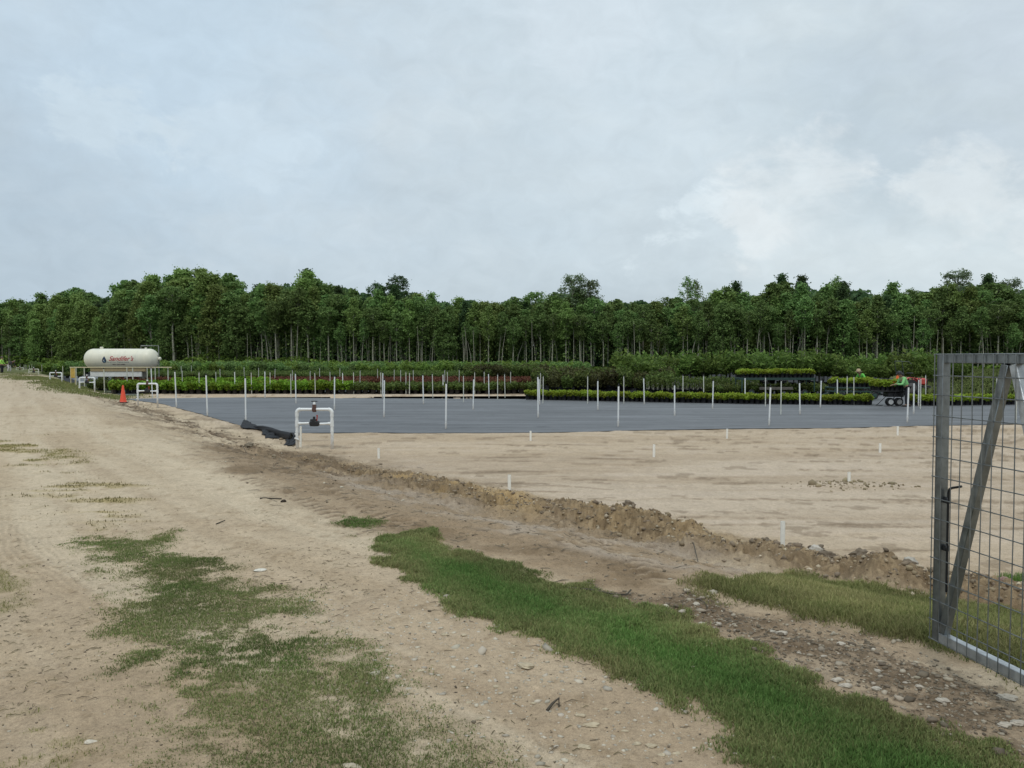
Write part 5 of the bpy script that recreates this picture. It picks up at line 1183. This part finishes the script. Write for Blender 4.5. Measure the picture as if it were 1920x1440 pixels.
stand = dict(hip=(0, 0, .92), chest=(.0, 0, 1.22), neck=(.01, 0, 1.45), head=(.04, 0, 1.57), elb_l=(.02, .25, 1.12), elb_r=(.02, -.25, 1.12), hand_l=(.20, .20, .96), hand_r=(.20, -.20, .96), knee_l=(.02, .10, .50), knee_r=(.01, -.10, .50), foot_l=(.0, .11, .09), foot_r=(-.03, -.11, .09))
lean_ = dict(hip=(-.10, 0, .90), chest=(.06, 0, 1.18), neck=(.16, 0, 1.36), head=(.25, 0, 1.45), elb_l=(.22, .24, 1.02), elb_r=(.24, -.22, 1.00), hand_l=(.46, .16, 1.02), hand_r=(.44, -.16, .98), knee_l=(-.02, .10, .50), knee_r=(-.16, -.10, .48), foot_l=(-.03, .11, .09), foot_r=(-.26, -.10, .09))
bend = dict(hip=(-.22, 0, .84), chest=(.10, 0, 1.02), neck=(.30, 0, 1.12), head=(.42, 0, 1.14), elb_l=(.22, .26, .84), elb_r=(.22, -.26, .82), hand_l=(.42, .18, .66), hand_r=(.42, -.18, .64), knee_l=(-.08, .12, .48), knee_r=(-.14, -.12, .48), foot_l=(-.12, .13, .09), foot_r=(-.24, -.12, .09))
hv = material('hi_vis_shirt', (.32, .62, .09), .7); dkt = material('dark_trousers', (.015, .015, .02), .85)
q = at(3, 703, 0); Yp = 71.; person(((3.5 - 960) / FPX * Yp, Yp, CAM_H - (703 - 669) / FPX * Yp), R(8), 'worker in yellow-green shirt and dark trousers standing on the track crest', stand, hv, dkt, hair=(.10, .08, .06), H=1.72)
Yp = 84.; person(((20 - 960) / FPX * Yp, Yp, CAM_H - (698 - 669) / FPX * Yp), R(0), 'person bending over in dark shirt and whitish trousers behind the standing worker', bend, material('dark_shirt', (.03, .025, .03), .8), material('white_trousers', (.62, .58, .58), .8), hair=(.14, .10, .08), H=1.72)
gs = material('green_shirt', (.13, .50, .07), .75, var=.15, vscale=6); gl = material('pale_green_shirt', (.20, .48, .17), .75, var=.15, vscale=6)
Yp = 44.; person(((1614 - 960) / FPX * Yp + .1, Yp, FIELD), R(200), 'worker in bright green shirt and straw hat bending behind a loaded wagon', dict(lean_, elb_l=(.10, .34, 1.02), elb_r=(.12, -.34, 1.0), neck=(.20, 0, 1.33), head=(.30, 0, 1.40)), gs, dkt, 'straw', material('straw', (.42, .32, .20), .8), H=1.66)
Yp = 34.55; person(((1697 - 960) / FPX * Yp, Yp, FIELD), R(180), 'worker in pale green long-sleeved shirt and dark hat loading the small cart', lean_, gl, dkt, 'cap', M['blackplastic'], H=1.70)
MB().box((0, 0, 0), (.11, .09, .07), None, .025).lathe([(.03, -.02), (.035, .03)], 8, (.05, 0, 0), Matrix(((0, 0, 1), (0, 1, 0), (-1, 0, 0)))).build('work_glove', material('orange_glove', (.75, .14, .03), .7), None, loc=atY(1677, 717.0, 34.9))
tag(bpy.data.objects['work_glove'], 'orange work glove resting on the cart plants by the worker', 'glove')

# ------------------------------------------------------------------ nursery wagons
gm = material('wagon_green', (.02, .05, .04), .6); wood_ = material('wagon_plank', (.10, .09, .075), .85, var=.3, vscale=5)
def wheel(parent, x, y, z, r_, wd=.10, rimcol=None):
    Mx = Matrix(((1, 0, 0), (0, 0, 1), (0, -1, 0)))
    w_ = empty('wheel', (x, y, z)); w_.parent = parent
    MB().lathe([(r_ * .58, -wd / 2), (r_ * .9, -wd / 2), (r_, -wd * .3), (r_, wd * .3), (r_ * .9, wd / 2), (r_ * .58, wd / 2)], 28, (0, 0, 0), Mx, True).build('tyre', M['blackplastic'], w_)
    MB().lathe([(.03, -wd * .62), (r_ * .5, -wd * .56), (r_ * .62, -wd * .52), (r_ * .62, wd * .52), (.03, wd * .55)], 20, (0, 0, 0), Mx, True).build('rim', rimcol or M['pvc'], w_)
def wagon(px0, px1, Y, zbed, label, zlow=None, plabel='', depth=1.3, nrow=5, plank=None):
    k = Y / FPX; X0, X1 = (px0 - 960) * k, (px1 - 960) * k; Lw = X1 - X0; t = empty('nursery_wagon', ((X0 + X1) / 2, Y, FIELD), 0, label, 'nursery wagon'); zb = zbed - FIELD
    MB().box((0, 0, zb), (Lw, depth, .07), None, .01).build('deck', gm, t)
    for sx in (-1, 1):
        for sy in (-1, 1): MB().box((sx * (Lw / 2 - .05), sy * (depth / 2 - .04), (zb - .035) / 2 + .12), (.06, .06, zb - .035 - .24), None, .008).build('post', gm, t)
    zl = (zlow if zlow is not None else .35)
    MB().box((0, 0, zl), (Lw, depth, .06), None, .01).build('lower_deck', gm, t)
    if plank: MB().box((plank[0] * k - (X0 + X1) / 2 - 960 * k, -depth / 2 - .05, plank[1] - FIELD), (plank[2] * k, .04, .16), None, .01).build('side_board', wood_, t)
    for sx in (-1, 1):
        for sy in (-1, 1): wheel(t, sx * Lw * .36, sy * (depth / 2 - .02), .19, .19, .1, gm)
    MB().tube([(-Lw / 2, 0, .3), (-Lw / 2 - .9, 0, .12)], .03, 8).build('drawbar', gm, t)
    pts = []; n = int(Lw / .24)
    for r_ in range(nrow):
        for i in range(n): pts.append(((X0 + X1) / 2 - Lw / 2 + .14 + (Lw - .28) * i / (n - 1), Y - depth / 2 + .14 + r_ * .25))
    place(K1, pts[:n], plabel, plabel.split(',')[0] + ' row', 'potted shrub', zbed + .036)
    if pts[n:]: mass(K1, pts[n:], 'more lime shrubs packed behind: ' + plabel.split(',')[-1].strip(), 'potted_shrub_rows', zbed + .036)
    return t
def gz(py, Y): return CAM_H + (669 - py) / FPX * Y
wagon(1384, 1521, 44.5, gz(709, 44.5), 'two-deck nursery wagon carrying a full deck of lime shrubs', .95, 'lime shrub on upper deck of long wagon', plank=(1448, gz(727.5, 44.5), 62))
wagon(1556, 1642, 41.2, gz(726.5, 41.2), 'low nursery wagon loaded with lime shrubs beside the straw-hatted worker', .4, 'lime shrub on the low wagon deck', nrow=4)
# small two-axle cart
def cart():
    Y = 35.2; k = Y / FPX; X = lambda px: (px - 960) * k; t = empty('garden_cart', (X(1668), Y, FIELD), 0, 'small black flatbed cart with white-hubbed wheels loaded with shrubs', 'cart'); x0 = X(1668); zb = gz(733, Y) - FIELD
    MB().box((X(1664) - x0, 0, zb), (62 * k, .8, .05), None, .01).build('deck', M['blackplastic'], t)
    MB().box((X(1676) - x0, 0, zb - .16), (30 * k, .5, .22), None, .02).tube([(X(1669.5) - x0, -.3, .25), (X(1674) - x0, -.3, zb)], .025, 6).tube([(X(1687) - x0, -.3, .25), (X(1682) - x0, -.3, zb)], .025, 6).build('undercarriage', M['blackplastic'], t)
    hub = material('wheel_hub_white', (.68, .68, .66), .5)
    for px in (1669.5, 1685.5):
        for sy in (-.07, .07): wheel(t, X(px) - x0, sy, .185, .185, .09, hub if px < 1680 else material('wheel_hub_grey', (.38, .37, .35), .6))
    MB().tube([(X(1662) - x0, 0, zb - .22), (X(1640) - x0, 0, zb - .04), (X(1622) - x0, 0, zb + .10)], .022, 7).tube([(X(1662) - x0, 0, zb - .25), (X(1648) - x0, 0, .10), (X(1643) - x0, 0, .03), (X(1656) - x0, 0, .03)], .015, 6).build('drawbar', M['blackplastic'], t)
    pts = []
    for r_ in range(3):
        for i in range(6): pts.append((X(1641) + i * .215, Y - .27 + r_ * .25))
    place(K1, pts[:6], 'lime shrub riding on the small cart', 'lime shrubs on the small cart', 'potted shrub', FIELD + zb + .026)
    mass(K1, pts[6:], 'lime shrubs packed on the far side of the small cart', 'potted_shrub_rows', FIELD + zb + .026)
cart()
# ------------------------------------------------------------------ tractor
def tractor():
    Y = 45.; k = Y / FPX; X = lambda px: (px - 1708) * k; t = empty('farm_tractor', ((1708 - 960) * k, Y, FIELD), 0, 'small red tractor with roll bar parked behind the worker', 'tractor'); rd = material('tractor_red', (.45, .055, .04), .4, var=.12, vscale=5); bk = M['blackplastic']
    Z = lambda py: gz(py, Y) - FIELD
    b = MB(); b.box(((X(1714) + X(1735)) / 2, 0, (Z(709) + Z(722)) / 2), (21 * k, .55, Z(709) - Z(722)), None, .08); b.build('hood', rd, t)
    MB().box((X(1735.5), 0, Z(716)), (.06, .46, .34), None, .02).build('grille', bk, t)
    MB().box((X(1706), 0, .62), (1.1, .42, .34), None, .05).build('chassis', bk, t)
    for sy in (-.5, .5):
        pts = [(X(1700) + .50 * math.cos(a), sy, .52 + .52 * math.sin(a)) for a in [math.pi * (.05 + .8 * i / 8) for i in range(9)]]
        V = []
        for p_ in pts: V += [(p_[0], sy - .13, p_[2]), (p_[0], sy + .13, p_[2]), (p_[0], sy + .13, p_[2] + .03), (p_[0], sy - .13, p_[2] + .03)]
        F = []
        for i in range(8):
            for a, c in ((0, 1), (1, 2), (2, 3), (3, 0)): F.append((i * 4 + a, i * 4 + c, i * 4 + 4 + c, i * 4 + 4 + a))
        MB().add(V, F).build('fender', rd, t)
        wheel(t, X(1700), sy, .46, .46, .24, material('tractor_rim', (.10, .09, .085), .6)); wheel(t, X(1732), sy * .85, .30, .30, .16, material('tractor_rim', (.10, .09, .085), .6))
        MB().tube([(X(1690), sy * .85, .8), (X(1684), sy * .85, Z(678.5)), (X(1684) + .02, sy * .5, Z(677.2))], .022, 8).build('roll_bar_upright', material('rollbar', (.03, .04, .03), .7), t)
    MB().tube([(X(1684) + .02, -.43, Z(677.4)), (X(1684) + .02, .43, Z(677.4))], .022, 8).tube([(X(1684), -.43, Z(678)), (X(1696), -.43, Z(678)), (X(1702), -.43, Z(683))], .018, 6).build('roll_bar_top', material('rollbar_pale', (.10, .12, .09), .6), t)
    s_ = MB().box((X(1695), 0, .98), (.42, .46, .10), None, .03).box((X(1690), 0, 1.16), (.09, .44, .34), None, .03); s_.build('seat', bk, t)
    w_ = MB().tube([(X(1709), 0, 1.0), (X(1706), 0, 1.28)], .018, 6); w_.lathe([(.17, 1.27), (.19, 1.28), (.19, 1.30), (.17, 1.31)], 18, (X(1706), 0, 0)); w_.build('steering_wheel', bk, t)
    og = material('slow_sign_orange', (.85, .16, .03), .5)
    # triangular warning plate on its bracket behind the roll bar
    h = 10.5 * k; wd = 10.5 * k; cx, cz = X(1677.5), Z(703.3); V = []
    for y_ in (-.48, -.466): V += [(cx - wd / 2, y_, cz - h / 2), (cx - wd * .42, y_, cz - h / 2 - .03), (cx + wd * .42, y_, cz - h / 2 - .03), (cx + wd / 2, y_, cz - h / 2), (cx + .03, y_, cz + h / 2), (cx - .03, y_, cz + h / 2)]
    F = [(0, 1, 2, 3, 4, 5)[::-1], (6, 7, 8, 9, 10, 11)] + [(i, (i + 1) % 6, 6 + (i + 1) % 6, 6 + i) for i in range(6)]
    MB().add(V, F).build('warning_triangle', og, t, False)
    MB().tube([(cx, -.45, cz), (X(1688), -.42, cz - .1)], .014, 6).build('sign_bracket', bk, t)
tractor()

# ------------------------------------------------------------------ steel mesh gate
def gate():
    Pb = at(1744, 1196, .165); o0 = Vector((Pb.x, Pb.y, 0)); dirv = Vector((.173, -.985, 0)).normalized(); nrm = Vector((-dirv.y, dirv.x, 0)) * -1   # faces left, towards the camera
    if nrm.x > 0: nrm = -nrm
    t = empty('mesh_gate', (o0.x, o0.y, 0), 0, 'open galvanised steel gate with welded wire mesh and diagonal braces', 'gate')
    z0, z1, Lg, wd = .165, 1.612, 3.05, .044; T = lambda u, z, off=0.: dirv * u + Vector((0, 0, z)) - nrm * off
    oc = wd / 2 + .004
    MB().sqtube(T(wd / 2 + .004, z0, oc), T(wd / 2 + .004, z1, oc), wd, nrm).build('stile', M['galv'], t)
    MB().sqtube(T(Lg, z0, oc), T(Lg, z1, oc), wd, nrm).build('stile', M['galv'], t)
    MB().sqtube(T(wd + .005, z1 - wd / 2, oc), T(Lg - wd / 2, z1 - wd / 2, oc), wd, nrm).build('top_rail', M['galv'], t)
    MB().sqtube(T(wd + .005, z0 + wd / 2, oc), T(Lg - wd / 2, z0 + wd / 2, oc), wd, nrm).build('bottom_rail', M['galv_lit'], t)
    MB().sqtube(T(.065, z0 + wd + .002, oc), T(.425, z1 - wd - .002, oc), wd * .92, nrm).build('diagonal_brace', M['galv'], t)
    MB().sqtube(T(.470, z1 - wd - .002, oc), T(.86, z0 + wd + .002, oc), wd * .92, nrm).build('diagonal_brace', M['galv_lit'], t)  # sky on the upper face is painted in by the lighter steel
    MB().sqtube(T(1.0, z0 + wd + .002, oc), T(1.5, z1 - wd - .002, oc), wd * .92, nrm).build('diagonal_brace', M['galv'], t)
    MB().sqtube(T(1.6, z1 - wd - .002, oc), T(2.1, z0 + wd + .002, oc), wd * .92, nrm).build('diagonal_brace', M['galv'], t)
    g = MB(); gr = random.Random(4); r_ = .0028; nz = 14; dz = (z1 - z0) / nz
    for i in range(nz + 1):
        z = z0 + dz * i; jz = gr.uniform(-.004, .004) if 0 < i < nz else 0; off = -.0
        g.tube([T(-.012, z + jz, off), T(.8, z + jz + gr.uniform(-.003, .003), off), T(1.6, z, off), T(Lg + .02, z, off)], r_, 6)
    u = .002; i = 0
    while u < Lg:
        j1 = gr.uniform(-.008, .008); g.tube([T(u, z0 - .004, -.0052), T(u + j1, (z0 + z1) / 2, -.0052), T(u, z1 + .002, -.0052)], r_, 6); u += .0625
    g.build('wire_mesh', M['wire'], t)
    # drop rod with hooked handle
    zA = CAM_H - (920 - 669) / FPX * 3.83; zB = CAM_H - (1112 - 669) / FPX * 3.83
    MB().tube([T(.075, zB, oc), T(.075, zA - .01, oc), T(.082, zA + .008, oc), T(.10, zA + .018, oc - .0), T(.16, zA + .035, oc - .0)], .006, 8).tube([T(.068, zA - .06, oc + .01), T(.068, zA + .0, oc + .01)], .005, 6).build('drop_rod', M['blacksteel'], t)
    for z in (zA - .05, zA - .29): MB().box(T(.064, z, oc), (.03, .02, .03), Matrix.Rotation(math.atan2(dirv.y, dirv.x), 3, 'Z'), .003).build('rod_guide', M['blacksteel'], t)
    for z in (.45, 1.35): MB().tube([T(Lg + .03, z - .05, oc), T(Lg + .03, z + .05, oc)], .018, 10).build('hinge', M['galv'], t)
    MB().sqtube(T(Lg + .085, -.3, oc), T(Lg + .085, 1.8, oc), .08, nrm).build('hinge_post', M['galv'], t)
M['galv_lit'] = material('galvanised_lit', (.42, .44, .45), .38, .7, var=.25, vscale=18, bump=.1, bscale=80); M['blacksteel'] = material('dark_steel', (.03, .032, .035), .45, .6)  # first one: lighter copy of the gate steel, sky reflection put into its colour
gate()
for o_ in bpy.data.objects:
    if len(str(o_.get('label', '')).split()) > 16: print('LONG', o_.name, o_['label'])
print('trees', nt_, 'objects', len(bpy.data.objects))
